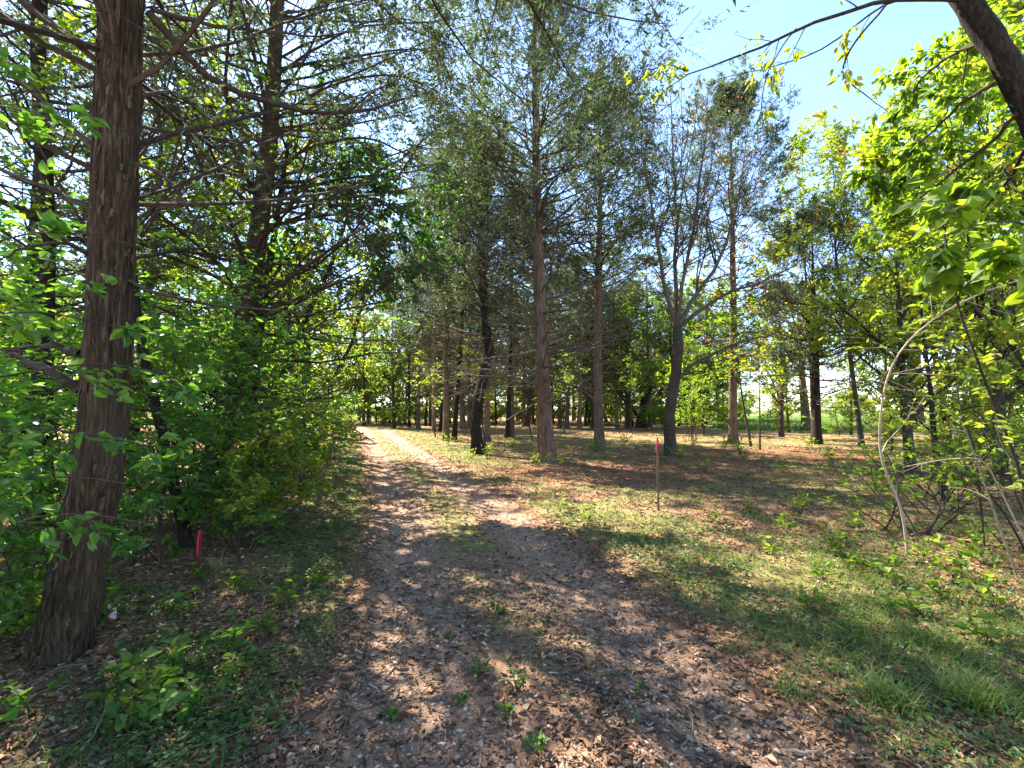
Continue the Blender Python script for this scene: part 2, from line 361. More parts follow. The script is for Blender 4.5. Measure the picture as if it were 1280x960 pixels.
def cedar(seed, H, r0, cb, R, pts=None, rad=None, dead0=.12, nb=120, mat='cedar_bark', hero=False, dens=1., lf=(.12, .04), deadmat='dead_twig', skew=(0, 0), low=.25, ridge=.0, lobes=.12, sides_=0, hole=.37, flare=.45):
    rng = np.random.RandomState(seed)
    if pts is None:
        lx, ly = rng.normal(size=2) * H * .012
        pts = [(0, 0, 0), (lx, ly, H * .3), (lx * 2 + rng.normal() * .08, ly * 2, H * .65), (lx * 2.4, ly * 2.2, H)]
    pts = np.asarray(pts, float)
    if rad is None: rad = [r0, r0 * .82, r0 * .55, r0 * .3, .015]
    tm, P, r = trunk_mesh(pts, rad, (sides_ or 28) if hero else 12, (420 if sides_ else 130) if hero else 34, ridge, 5, lobes, seed, flare, mat, fine=.016 if sides_ else 0)
    if sides_: tm = strips(tm, P, r, rng, mat)
    br = Geo(); cr = Geo(); de = Geo()
    t = np.sort(dead0 + (1 - dead0) * rng.rand(nb) ** .85 * .985)
    u = t * (len(P) - 1); i = np.minimum(u.astype(int), len(P) - 2); w = (u - i)[:, None]
    s = P[i] * (1 - w) + P[i + 1] * w; rt = np.interp(t, np.linspace(0, 1, len(r)), r)
    az = rng.rand(nb) * 2 * math.pi
    pitch = np.radians(np.interp(t, [0, .3, .6, 1], [0, 8, 24, 55]) + rng.normal(size=nb) * 12)
    d = np.stack([np.cos(az) * np.cos(pitch), np.sin(az) * np.cos(pitch), np.sin(pitch)], 1)
    prof = np.interp(t, [0, cb * .6, cb, .6, .85, 1], [low, .6, .85, 1, .85, .18])
    L = R * prof * (.65 + .5 * rng.rand(nb)) * (1 + skew[0] * d[:, 0] + skew[1] * d[:, 1])
    B, BR = shoot(rng, s + d * rt[:, None] * .5, d, L, np.clip(rt * .26, .006, .045) * (.6 + .5 * rng.rand(nb)), 7, .25, .10, .004)
    live = t > cb
    S, SR = grow(rng, B, BR, 8, .22, 1, (35, 65), (.25, .5), .45, 5, .12, .14, .5, .45, .003)
    slive = np.repeat(live, 8)
    tubes(br, B[live], BR[live], 5); tubes(br, S[slive], SR[slive], 3)
    dB, dR = B[~live], BR[~live]
    if len(dB):
        tubes(de, dB, dR * .8, 4); m = ~slive & (rng.rand(len(S)) < .7); tubes(de, S[m], SR[m] * .8, 3)
        dT, dTR = grow(rng, S[m], SR[m], 2, .3, 1, (30, 60), (.4, .7), .3, 4, .0, .2, .5, 0, .002); tubes(de, dT, dTR, 3)
    nt = int(6 * dens)
    Tw, TwR = grow(rng, S[slive], SR[slive], nt, .2, 1, (25, 60), (.35, .65), .35, 4, .15, .16, .4, .2, .0016)
    tubes(br, Tw[::2], TwR[::2], 3)
    Pl = np.concatenate([Tw, S[slive][:, :4] * 0 + S[slive][:, 1:5]], 0)
    # thin out whole sprays by a clump noise so that sky shows through
    c = Tw.mean(1); kp = vnoise(c[:, 0] * 1.3 + seed, c[:, 1] * 1.3, c[:, 2] * 1.6) > hole
    twigleaves(rng, cr, Tw[kp], 14, lf[0], lf[1], .05, .5, .3, .15, True, .02)
    # a few live tufts among the dead boughs
    if (~slive).sum() > 4:
        Q = S[~slive][rng.rand((~slive).sum()) < .16]
        twigleaves(rng, cr, Q, 10, lf[0], lf[1], .4, .6, .3, 0, True, .03)
    out = {'trunk': tm, 'branches': br.mesh('branches', M['twig'], False), 'crown': cr.mesh('crown', M['cedar_leaf'])}
    if de.n: out['dead_branches'] = de.mesh('dead_branches', M[deadmat])
    return out

def broadleaf(seed, H, r0, cb=.3, R=2.5, pts=None, rad=None, n1=26, n2=7, n3=5, nl=9, leaf=(.10, .065), mat='green_leaf', bark='grey_bark', simple=True,
              pitch=(25, 60), trop=.3, flat=.3, hero=False, hole=.28, lmat2=None, f2=.0, stems=None, ridge=0, nofol=False, bare=False, up=.6, taper=.5):
    rng = np.random.RandomState(seed)
    if pts is None:
        lx, ly = rng.normal(size=2) * H * .04
        pts = [(0, 0, 0), (lx, ly, H * .3), (lx * 1.5 + rng.normal() * .15, ly * 1.6 + rng.normal() * .15, H * .62), (lx * 2.2, ly * 2, H)]
    pts = np.asarray(pts, float)
    if rad is None: rad = [r0, r0 * .8, r0 * .5, r0 * .25, .008]
    tm, P, r = trunk_mesh(pts, rad, 24 if hero else 10, 110 if hero else 30, ridge, 6, .06, seed, .35, bark, 4.)
    t = cb + (1 - cb) * rng.rand(n1) ** .9 * .98
    u = t * (len(P) - 1); i = np.minimum(u.astype(int), len(P) - 2); w = (u - i)[:, None]
    s = P[i] * (1 - w) + P[i + 1] * w; rt = np.interp(t, np.linspace(0, 1, len(r)), r)
    az = rng.rand(n1) * 2 * math.pi; pt = np.radians(pitch[0] + (pitch[1] - pitch[0]) * (.5 * t + .5 * rng.rand(n1)))
    d = np.stack([np.cos(az) * np.cos(pt), np.sin(az) * np.cos(pt), np.sin(pt)], 1)
    L = R * (.6 + .6 * rng.rand(n1)) * np.interp(t, [cb, .55, 1], [.8, 1, 1 - taper])
    B, BR = shoot(rng, s, d, L, np.clip(rt * .5, .005, .09), 7, trop, .12, .004)
    S, SR = grow(rng, B, BR, n2, .2, 1, (30, 60), (.3, .6), .4, 5, trop * .4, .14, .55, flat, .003)
    Tw, TwR = grow(rng, S, SR, n3, .2, 1, (30, 60), (.35, .7), .3, 4, 0, .15, .5, flat, .0016)
    br = Geo(); tubes(br, B, BR, 6); tubes(br, S, SR, 4); tubes(br, Tw if bare else Tw[::2], TwR if bare else TwR[::2], 3)
    out = {'trunk': tm, 'branches': br.mesh('branches', M['twig' if not bare else 'grey_bark'])}
    if not nofol:
        c = Tw.mean(1); nn = vnoise(c[:, 0] * 1.1 + seed, c[:, 1] * 1.1, c[:, 2] * 1.3); kp = nn > hole
        cr = Geo(); twigleaves(rng, cr, Tw[kp], nl, leaf[0], leaf[1], .1, .8, up, .15, simple, .02)
        out['crown'] = cr.mesh('crown', M[mat])
        if lmat2:
            c2 = Geo(); q = (vnoise(c[:, 0] * 2.1 + 9, c[:, 1] * 2.1, c[:, 2] * 2.1) > (1 - f2))
            if q.sum() > 2: twigleaves(rng, c2, Tw[q], nl, leaf[0], leaf[1], .1, .8, up, .15, simple, .02); out['yellowed_leaves'] = c2.mesh('leaf_patch', M[lmat2])
    return out

def place(name, parts, loc, label, cat='tree', group=None, rz=0, sc=1., sz=None, sink=True):
    if sink: loc = (loc[0], loc[1], gz1(loc[0], loc[1]))
    root = empty(name, loc, label, cat, group, rz, (sc, sc, sz or sc))
    for k, me in parts.items(): link(k, me, root)
    return root
def local(pix, Y, extra=()):
    P = [at(a, b, Y if len(c) == 0 else c[0]) for a, b, *c in pix]
    P = np.array(P); base = P[0].copy(); base[2] = 0
    P = P - base; P[0, 2] = 0
    if len(extra): P = np.concatenate([P, P[-1] + np.cumsum(np.array(extra, float), 0)])
    return base, P

def limbs(root, items, bark='twig', name='limb', nsub=8, ntw=4, fol=None, leaf=(.1, .04), nl=8, simple=True, sub=(.25, .5), seed=0, flat=.4, droop=.1, up=.5, trop=.05, extra=None, sides=7, keepz=None, spread=.8, fname='foliage'):
    """named boughs of a tree, each its own part with its twigs and leaves; points are world points"""
    rng = np.random.RandomState(seed); base = np.array(root.location)
    allT = []
    for it in items:
        P = resample(np.array([at(a, b, c) if c is not None else a for a, b, c in it[0]]), 14) - base
        P[1:-1] += rng.normal(size=(12, 3)) * it[1] * .35
        R = np.linspace(it[1], max(it[1] * .14, .003), 14); g = Geo(); tubes(g, P[None], R[None], sides)
        S, SR = grow(rng, P[None], R[None], it[2] if len(it) > 2 else nsub, .15, 1, (30, 65), sub, .45, 6, trop, .14, .45, flat, .003)
        T, TR = grow(rng, S, SR, ntw, .2, 1, (30, 60), (.35, .65), .35, 4, 0, .18, .5, flat, .0015)
        tubes(g, S, SR, 4); tubes(g, T, TR, 3); allT.append(T); allT.append(S[:, :4] * 0 + S[:, 2:6])
        link(name, g.mesh(name, M[bark], True), root)
    if fol:
        T = np.concatenate(allT); g = Geo(); twigleaves(rng, g, T, nl, leaf[0], leaf[1], .1, spread, up, droop, simple, .01)
        link(fname, g.mesh(fname, M[fol]), root)

def shrub(seed, H, n=9, spread=.5, n2=7, n3=4, nl=8, leaf=(.07, .045), mat='shade_leaf', bark='twig', simple=False, low=.25, up=1.0, arch=-.25, hole=.2, flat=.6, r=.010):
    rng = np.random.RandomState(seed)
    s = np.stack([rng.normal(size=n) * .08 * H, rng.normal(size=n) * .08 * H, np.full(n, -.05)], 1)
    a = rng.rand(n) * 2 * math.pi; q = spread * (.3 + rng.rand(n))
    d = nz(np.stack([np.cos(a) * q, np.sin(a) * q, np.ones(n)], 1))
    P, R = shoot(rng, s, d, H * (.7 + .5 * rng.rand(n)), r * (.6 + .8 * rng.rand(n)), 9, arch, .09, .003)
    S, SR = grow(rng, P, R, n2, low, 1, (40, 75), (.2, .42), .3, 6, .05, .14, .5, flat, .002)
    T, TR = grow(rng, S, SR, n3, .15, 1, (30, 60), (.35, .7), .3, 4, 0, .12, .5, flat, .0014)
    g = Geo(); tubes(g, P, R, 6); tubes(g, S, SR, 4); tubes(g, T, TR, 3)
    c = T.mean(1); kp = vnoise(c[:, 0] * 1.6 + seed, c[:, 1] * 1.6, c[:, 2] * 2) > hole
    f = Geo(); twigleaves(rng, f, T[kp], nl, leaf[0], leaf[1], .05, .9, up, .12, simple, .0)
    twigleaves(rng, f, S[np.repeat(kp.reshape(len(S), -1).mean(1) > .5, 1)], nl, leaf[0], leaf[1], .4, .9, up, .12, simple, .0)
    return {'stems': g.mesh('stems', M[bark], True), 'foliage': f.mesh('foliage', M[mat])}

# ------------------------------------------------------------------ the great cedar on the left and its neighbours
base, P = local([(72, 822), (92, 740), (112, 640), (126, 560), (135, 430), (140, 300), (146, 150), (152, 0)], 3.0, [(.1, .1, 2.5), (.1, .1, 3), (0, 0, 2)])
parts = cedar(11, 11, .2, .42, 3.6, P, [.13, .122, .117, .115, .112, .11, .105, .10, .09, .07, .04, .02], .22, 100, 'big_bark', True, 1.2, (.09, .026), 'twig', low=.4, ridge=.014, lobes=.08, skew=(0, .1), sides_=120, flare=.15)
t = place('cedar_tree', parts, base, 'huge shaggy-barked cedar trunk in the left foreground, the nearest and thickest tree', 'tree', sink=False)
Y = 3.0
limbs(t, [([(185, 15, 3), (215, 65, 3.1), (262, 102, 3.3), (330, 135, 3.6), (440, 143, 4.1), (520, 122, 4.5), (568, 92, 4.8)], .028, 7),
          ([(150, 95, 3), (100, 60, 2.9), (40, 10, 2.8), (-20, -40, 2.8)], .024), ([(120, 190, 3), (60, 130, 3), (0, 85, 3), (-40, 60, 3)], .022),
          ([(115, 262, 3), (70, 240, 3), (0, 210, 3.1), (-40, 190, 3.2)], .022), ([(100, 488, 3), (60, 465, 2.9), (20, 447, 2.9), (-20, 440, 2.8)], .038, 5),
          ([(100, 442, 3), (50, 430, 3.1), (-10, 445, 3.2)], .026), ([(160, 350, 3), (200, 372, 3.1), (292, 384, 3.4), (440, 395, 3.9)], .013),
          ([(190, 12, 3), (275, 33, 3.3), (388, 46, 3.7), (460, 40, 4)], .017), ([(150, 200, 3), (205, 215, 3.1), (250, 285, 3.3), (330, 340, 3.6)], .016),
          ([(150, 130, 3), (200, 110, 3.2), (240, 130, 3.6), (300, 180, 4)], .018), ([(130, 330, 3), (80, 300, 2.8), (30, 310, 2.7), (-10, 330, 2.6)], .018)],
      'twig', nsub=9, ntw=4, sub=(.2, .42), seed=3)
base, P = local([(266, 628), (272, 560), (300, 440), (322, 300), (338, 160), (345, 40)], 8.0, [(0, 0, 2.5), (0, 0, 2)])
t12 = place('cedar_tree', cedar(12, 12, .2, .26, 4.3, P, [.2, .17, .16, .14, .12, .10, .07, .02], .10, 160, 'big_bark', True, 1.1, (.10, .030), 'twig', low=.5, ridge=.015, hole=.53), base,
      'leaning dark cedar trunk behind the left undergrowth, under drooping dark foliage', sink=False)
limbs(t12, [([(322, 280, 8), (380, 250, 7.8), (440, 260, 7.6), (500, 300, 7.5), (535, 350, 7.5)], .035, 22), ([(325, 220, 8), (390, 180, 7.8), (460, 170, 7.6), (520, 195, 7.5), (560, 235, 7.5)], .035, 22),
            ([(330, 160, 8), (400, 110, 7.8), (470, 90, 7.6), (540, 105, 7.5), (580, 140, 7.5)], .03, 20), ([(318, 330, 8), (370, 330, 7.7), (430, 345, 7.5), (470, 375, 7.4)], .028, 18), ([(335, 100, 8), (410, 50, 7.6), (480, 20, 7.4), (540, 30, 7.3)], .03, 20)],
      'twig', ntw=8, sub=(.2, .42), fol='cedar_leaf', leaf=(.09, .026), nl=12, seed=41, droop=.35, up=.3, spread=.5, trop=-.1)
base, P = local([(48, 667), (52, 500), (58, 300), (55, 200), (46, 60)], 6.0, [(0, 0, 2), (0, 0, 2)])
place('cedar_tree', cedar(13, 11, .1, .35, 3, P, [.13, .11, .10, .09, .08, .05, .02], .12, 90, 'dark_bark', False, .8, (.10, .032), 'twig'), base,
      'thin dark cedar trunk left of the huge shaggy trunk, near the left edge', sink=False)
for k, (px, Yd, lab) in enumerate([(165, 11.5, 'cedar hidden in leaves just right of the huge shaggy trunk, farther back'), (30, 10, 'dim cedar trunk far behind the leaves at the left edge'),
                                   (385, 17, 'dark cedar rising over the left verge behind the forked saplings')]):
    x = (px - 640) / F * Yd
    place('cedar_tree', cedar(14 + k, 11 + k, .15, .3, 3.3, nb=70, dens=.7, mat='dark_bark', deadmat='twig'), (x, Yd, 0), lab, group='cedars on the left of the track')

# boughs drooping into the top of the frame from a cedar behind the camera
b0 = np.array([-1.0, -2.6, 0]); top = np.array([-1.0, -2.5, 6.2])
rt = place('cedar_tree', cedar(17, 12, .2, .5, 3.2, nb=70, dens=.8, dead0=.45), b0, 'cedar beside the viewer whose dark bare boughs droop in at the top centre', group=None)
W = lambda x, y, z: (np.array([x, y, z]), 0, None)
limbs(rt, [([W(-1, -2.4, 6.3), (600, -150, 2.6), (633, 0, 3.6), (681, 20, 3.9), (715, 38, 4.1), (722, 62, 4.2), (714, 98, 4.3)], .048),
           ([W(-1, -2.4, 6.6), (620, -120, 2.6), (660, 0, 3.8), (705, 20, 4.1), (743, 28, 4.4), (808, 36, 4.8), (835, 30, 5)], .036),
           ([W(-1, -2.4, 5.9), (480, -160, 2.6), (526, 0, 4), (568, 70, 4.3), (600, 112, 4.6), (674, 148, 5.2), (745, 150, 5.8)], .024),
           ([W(-1, -2.4, 6.1), (560, -170, 2.6), (588, 0, 4), (599, 45, 4.2), (626, 90, 4.6), (662, 175, 5.2)], .018),
           ([W(-1, -2.4, 5.6), (360, -170, 2.4), (437, 0, 3.8), (489, 34, 4.1), (557, 65, 4.5), (622, 74, 5)], .022)],
      'twig', nsub=16, ntw=7, sub=(.15, .32), fol='cedar_leaf', leaf=(.07, .02), nl=11, seed=5, droop=.4, fname='foliage')

# broadleaf tree whose dark leafy bough hangs over the track
base, P = local([(305, 610), (312, 520), (325, 400), (345, 280), (360, 180)], 9.5, [(.2, 0, 1.5)])
t = place('oak_tree', broadleaf(21, 8, .1, .4, 2.6, P, [.13, .11, .09, .06, .04, .015], mat='dark_leaf', bark='dark_bark', leaf=(.11, .065), n1=14, hole=.45), base,
          'dark oak behind the left undergrowth with a leafy bough over the track', sink=False)
limbs(t, [([(345, 250, 9.5), (400, 235, 9.2), (460, 245, 9), (510, 270, 8.8), (535, 330, 8.6)], .04, 16), ([(350, 220, 9.5), (430, 200, 9.2), (500, 215, 9), (545, 250, 8.9)], .035, 16),
          ([(400, 235, 9.2), (450, 275, 9), (490, 320, 8.8), (510, 370, 8.7)], .025, 14)],
      'twig', ntw=8, sub=(.24, .42), fol='dark_leaf', leaf=(.12, .07), nl=9, seed=8, simple=False, up=.3, droop=.5)

base, P = local([(340, 589), (344, 496), (364, 447), (381, 399), (412, 337), (432, 280)], 12, [(.3, 0, 1.5)])
t = place('maple_tree', broadleaf(22, 7, .1, .45, 2.0, P, [.12, .10, .08, .07, .05, .04, .015], mat='green_leaf', bark='dark_bark', n1=14, hole=.5), base,
          'slender dark forked tree leaning right, left of the track', sink=False)
limbs(t, [([(366, 445, 12), (362, 400, 12), (350, 350, 12.3), (355, 290, 12.5)], .04), ([(384, 397, 12), (420, 380, 11.6), (455, 372, 11.4)], .03)], 'twig', fol='green_leaf', leaf=(.1, .065), nl=5, seed=9)
base, P = local([(386, 574), (395, 550), (416, 475), (440, 430), (455, 370)], 15, [(.3, 0, 1.5)])
place('maple_tree', broadleaf(23, 6, .08, .45, 2.0, P, [.09, .08, .07, .05, .04, .012], mat='yellow_leaf', bark='dark_bark', n1=16), base, 'thin tree leaning right over the left edge of the track', sink=False)

# ------------------------------------------------------------------ the stand right of the track
base, P = local([(683, 577), (681, 520), (677, 440), (674, 340), (671, 240), (669, 140), (668, 60)], 14.3, [(0, 0, 1.2), (0, 0, 1.2)])
t = place('cedar_tree', cedar(31, 14, .26, .42, 5.2, P, [.25, .2, .18, .16, .13, .10, .07, .04, .015], .10, 240, 'cedar_bark', True, 1.4, (.11, .032), low=.5, ridge=.03, lobes=.16, sides_=90, hole=.42), base,
          'tall straight cedar with peeling split bark and flared foot, the nearest in the stand', sink=False)
limbs(t, [([(680, 400, 14.3), (655, 385, 14), (620, 355, 13.8), (590, 330, 13.6)], .035), ([(678, 440, 14.3), (650, 415, 14.2), (625, 395, 14)], .03),
          ([(672, 310, 14.3), (640, 240, 14), (610, 190, 14), (580, 160, 14)], .04, 12), ([(672, 300, 14.3), (720, 265, 14), (765, 205, 14)], .035, 12), ([(684, 405, 14.3), (720, 400, 13.8), (750, 380, 13.5)], .02)],
      'dead_twig', seed=4, nsub=8, trop=.15)
base, P = local([(598, 567), (594, 530), (600, 490), (612, 440), (606, 400), (603, 350), (600, 290)], 17, [(0, 0, 2), (0, 0, 1.5)])
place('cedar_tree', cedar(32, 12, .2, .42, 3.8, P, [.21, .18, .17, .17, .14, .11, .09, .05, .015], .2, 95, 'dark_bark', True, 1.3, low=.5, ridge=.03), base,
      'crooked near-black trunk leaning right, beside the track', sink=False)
base, P = local([(750, 560), (748, 500), (747, 400), (749, 300), (750, 220), (750, 160)], 19.3, [(0, 0, .8)])
place('cedar_tree', cedar(33, 13, .2, .46, 4.4, P, [.2, .17, .155, .14, .11, .06, .015], .14, 170, 'cedar_bark', True, 1.3, low=.5, ridge=.022), base,
      'straight reddish-brown cedar trunk midway between the split-bark cedar and the bare forked tree', sink=False)
base, P = local([(916, 554), (916, 500), (917, 410), (916, 330), (915, 240), (913, 170), (912, 130)], 22, [(0, 0, .4)])
place('cedar_tree', cedar(34, 15, .2, .48, 3.9, P, [.2, .17, .16, .14, .11, .08, .04, .012], .2, 190, 'cedar_bark', True, 1.3, low=.4, ridge=.018), base,
      'tall cedar with straight greyish trunk just right of the bare forked tree', sink=False)
base, P = local([(1021, 554), (1020, 500), (1018, 420), (1016, 340), (1015, 300)], 22, [(0, 0, .6)])
place('cedar_tree', cedar(35, 10, .2, .28, 4.3, P, [.22, .19, .17, .12, .06, .015], .16, 120, 'dark_bark', False, 1, low=.9), base,
      'dark low-boughed cedar with a stout trunk standing before the bright field', sink=False)
base, P = local([(1144, 537), (1142, 500), (1142, 430), (1140, 340), (1138, 260)], 36, [(0, 0, 1)])
place('cedar_tree', cedar(36, 17, .4, .26, 6.5, P, [.62, .42, .4, .3, .15, .02], .15, 130, 'cedar_bark', False, 1, (.2, .06), low=.9, lobes=.3), base,
      'massive pale-footed cedar at the field edge on the right', sink=False)

# bare forked tree
base, P = local([(838, 569), (836, 520), (845, 465), (848, 425), (845, 395)], 16.3)
rng = np.random.RandomState(5)
tm, _, _ = trunk_mesh(P, [.2, .185, .175, .18, .10], 26, 70, .012, 7, .05, 3, .3, 'grey_bark', 6)
t = empty('bare_tree', base, 'leafless grey-barked tree forking low into many upswept limbs', 'tree'); link('trunk', tm, t)
limbs(t, [([(845, 412, 16.3), (868, 370, 16.2), (893, 335, 16), (914, 295, 15.9), (928, 225, 15.8), (935, 160, 15.8)], .085, 20),
          ([(850, 408, 16.3), (878, 382, 16.6), (926, 361, 16.9), (978, 341, 17.2), (1010, 320, 17.4), (1030, 300, 17.5)], .075, 15),
          ([(844, 410, 16.3), (846, 350, 16.5), (846, 290, 16.7), (842, 220, 16.8), (838, 120, 17)], .09, 24),
          ([(845, 408, 16.3), (832, 372, 16.2), (827, 324, 16), (815, 260, 15.8), (803, 190, 15.7), (800, 130, 15.6)], .08, 22),
          ([(847, 400, 16.3), (856, 344, 16.2), (868, 280, 16.1), (880, 190, 16), (885, 110, 16)], .08, 24),
          ([(846, 474, 16.3), (874, 450, 16), (903, 435, 15.8), (937, 423, 15.6), (970, 418, 15.4), (1000, 412, 15.2)], .07, 9),
          ([(822, 300, 15.95), (840, 240, 15.7), (858, 180, 15.5), (862, 120, 15.4)], .035, 10), ([(896, 335, 16), (880, 280, 16.4), (902, 210, 16.6), (908, 150, 16.7)], .035, 10)],
      'grey_bark', ntw=10, sub=(.28, .6), seed=12, flat=0, trop=.45, sides=8)
g = Geo(); rr = np.random.RandomState(4); c = np.array([[at(822 + 60 * rr.rand(), 95 + 70 * rr.rand(), 16 + rr.rand())] for _ in range(90)])[:, 0] - base
leaves(g, c, rr.normal(size=(90, 3)), rr.normal(size=(90, 3)), .11, .07, simple=True); link('last_leaves', g.mesh('last_leaves', M['orange_leaf']), t)

# shared crowns for the deeper trees
CV = [cedar(41, 15, .17, .40, 4.4, nb=130, dens=.9, lf=(.14, .045), hole=.44), cedar(42, 16, .15, .46, 3.9, nb=120, dens=.9, lf=(.14, .045), hole=.44),
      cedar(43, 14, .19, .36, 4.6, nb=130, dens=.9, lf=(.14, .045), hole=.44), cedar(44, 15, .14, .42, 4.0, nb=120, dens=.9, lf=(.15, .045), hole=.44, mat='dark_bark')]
def cpos(px, Y): return ((px - 640) / F * Y, Y, 0)
stand = [ # px, distance, variant, girth scale, height scale, label, group
 (558, 24, 0, 1.0, .95, 'pale-barked trunk nearest the track in the stand, left one of a close pair', None),
 (568, 24.8, 3, 1.0, .95, 'dark reddish trunk, right one of the close pair beside the track', None),
 (609, 23.5, 1, 1.15, .95, 'pinkish cedar trunk right behind the crooked near-black trunk', None),
 (634, 26.5, 3, 1.0, .9, 'slim left stem of the twin trunks between the black trunk and the split-bark cedar', None),
 (640, 27, 0, .95, .95, 'slim right stem of the twin trunks between the black trunk and the split-bark cedar', None),
 (812, 42, 1, 1.35, .95, 'pale trunk beside the charred leaning snag', None),
 (771, 39, 1, 1.0, .95, 'grey slender trunk right of the reddish-brown cedar, far back', None),
 (579, 38, 2, 1.3, .9, 'thick dim trunk between the pair and the crooked near-black trunk', None),
 (847, 46, 3, 1.2, .9, 'thin dark trunk close right of the bare forked tree, far back', None),
 (1007, 38, 2, 1.9, .8, 'reddish multi-stemmed cedar foot behind the dark low-boughed cedar', None)]
deep = [(512, 42, 3), (523, 40, 2), (532, 45, 3), (543, 33, 1), (551, 33.5, 3), (587, 40, 0), (596, 48, 1), (620, 46, 3), (655, 44, 0), (662, 56, 2), (691, 52, 3), (699, 42, 0), (708, 41, 2), (724, 37, 1),
        (731, 44, 3), (742, 60, 1), (757, 58, 0), (764, 63, 3), (784, 45, 1), (790, 43, 3), (826, 55, 2), (835, 62, 0), (856, 60, 1), (881, 52, 0), (898, 58, 2), (905, 66, 3), (646, 62, 1), (716, 66, 2), (775, 70, 0), (603, 60, 0), (562, 58, 2), (538, 62, 0)]
for px, Yd, v, gs, hs, lab, grp in stand:
    r = place('cedar_tree', CV[v], cpos(px, Yd), lab, 'tree', grp, rz=px * 1.7, sc=gs, sz=hs)
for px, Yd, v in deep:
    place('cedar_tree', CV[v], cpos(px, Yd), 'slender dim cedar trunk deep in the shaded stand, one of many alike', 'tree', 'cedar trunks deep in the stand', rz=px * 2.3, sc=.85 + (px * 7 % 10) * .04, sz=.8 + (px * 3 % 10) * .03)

# charred leaning snag
base = np.array(cpos(801, 40)); sg = empty('dead_snag', base, 'charred black broken snag leaning against a pale trunk in the stand', 'dead tree')
tm, _, _ = trunk_mesh([(0, 0, 0), (.1, 0, 1.2), (.35, 0, 2.4), (.9, 0, 3.6)], [.42, .38, .30, .16], 20, 40, .06, 4, .2, 4, .3, 'dark_bark'); link('trunk', tm, sg)
limbs(sg, [([(800, 522, 40), (788, 510, 40), (778, 498, 39.5), (770, 484, 39), (764, 470, 39)], .13, 4)], 'dark_bark', seed=2)

# thin leafy saplings inside the stand
LS = [broadleaf(51, 6.5, .05, .3, 1.6, n1=18, n2=6, n3=4, nl=6, leaf=(.12, .08), mat='green_leaf'), broadleaf(52, 5, .04, .3, 1.5, n1=16, n2=6, n3=4, nl=6, leaf=(.12, .08), mat='yellow_leaf'),
      broadleaf(53, 7.5, .06, .35, 1.9, n1=20, n2=6, n3=4, nl=6, leaf=(.12, .08), mat='green_leaf', lmat2='orange_leaf', f2=.2)]
sap = [(705, 30, 0, 'thin pale forked sapling just right of the split-bark cedar'), (788, 33, 0, 'thin curved dark sapling between the reddish-brown cedar and the snag'), (864, 31, 2, 'thin grey sapling right of the bare forked tree'),
       (879, 29, 0, 'low-forking slim sapling two stems right of the bare forked tree'), (937, 20, 2, 'thin leafy sapling standing right of the tall greyish cedar'), (948, 18.5, 1, 'bent grey sapling leaning right, between the greyish cedar and the low-boughed cedar'),
       (607, 21, 1, 'yellow-green sapling showing leaves beside the crooked black trunk'), (545, 27, 1, 'small yellowing tree overhanging the track edge by the close pair')]
for px, Yd, v, lab in sap: place('sapling', LS[v], cpos(px, Yd), lab, 'sapling', None, rz=px, sc=.9)

# ------------------------------------------------------------------ leafy woodland beyond and along the left
BV = [broadleaf(61, 10, .16, .18, 3.4, n1=34, n2=8, n3=5, nl=8, leaf=(.17, .12), mat='green_leaf', hole=.4), broadleaf(62, 9, .14, .15, 3.2, n1=32, n2=8, n3=5, nl=8, leaf=(.17, .12), mat='yellow_leaf', lmat2='orange_leaf', f2=.12, hole=.4),
      broadleaf(63, 11, .18, .22, 3.6, n1=34, n2=8, n3=5, nl=8, leaf=(.16, .11), mat='dark_leaf')]
rng = np.random.RandomState(77)
far = [(-33, 52), (-27, 54), (-22, 55), (-17, 56), (-12, 55), (-7, 54), (-2, 52), (3, 51), (8, 49), (13, 48), (17, 47), (-14, 44), (-10, 40), (-5, 44), (1, 43), (6, 41), (11, 40), (-38, 46), (-24, 47), (-19, 62), (-9, 64), (0, 62), (9, 60), (18, 58), (24, 60), (28, 66), (15, 41)]
for k, (x, y) in enumerate(far):
    place('broadleaf_tree', BV[k % 2], (x + rng.normal(), y + rng.normal(), 0), 'bright leafy tree in the green wall beyond the cedar stand', 'tree', 'leafy trees beyond the stand', rz=k * 2.1, sc=1.05 + .35 * rng.rand(), sz=1.05 + .35 * rng.rand())
lt = [(-6.2, 13.5, 0, .62), (-8.8, 10.5, 1, .5), (-9.5, 15, 0, .8), (-8.6, 19, 1, .7), (-11.5, 22, 0, .8), (-12, 27, 1, .8), (-14.5, 31, 0, .9), (-17, 36, 1, .9), (-21, 41, 0, 1), (-9.5, 6.2, 0, .7), (-15, 20, 1, .8), (-17.5, 29, 0, .9), (-7.9, 45, 1, .9), (-11.5, 50, 0, 1.), (-15.5, 50, 1, 1.1), (-20, 52, 0, 1.2), (-25, 50, 1, 1.2)]
for k, (x, y, v, s) in enumerate(lt):
    place('broadleaf_tree', BV[v], (x, y, 0), 'sunlit leafy tree in the dense green bank left of the track', 'tree', 'leafy trees left of the track', rz=k * 1.3 + 1, sc=s)
for k, (px, Yd, v, s, lab) in enumerate([(1135, 12, 1, .85, 'mid-height yellow-green tree just behind the right thicket'), (1245, 10, 0, .75, 'bright green tree rising behind the thicket at the right edge'), (1110, 26, 0, .8, 'rounded green tree beyond the airy tree on the right'), (1320, 8, 1, .8, 'yellowing tree overhanging the right edge'), (975, 27, 1, .95, 'orange-flecked tree between the greyish cedar and the airy tree')]):
    place('broadleaf_tree', BV[v], cpos(px, Yd), lab, 'tree', None, rz=px + 1, sc=s, sz=s * (1.25 if px != 1135 else 1))
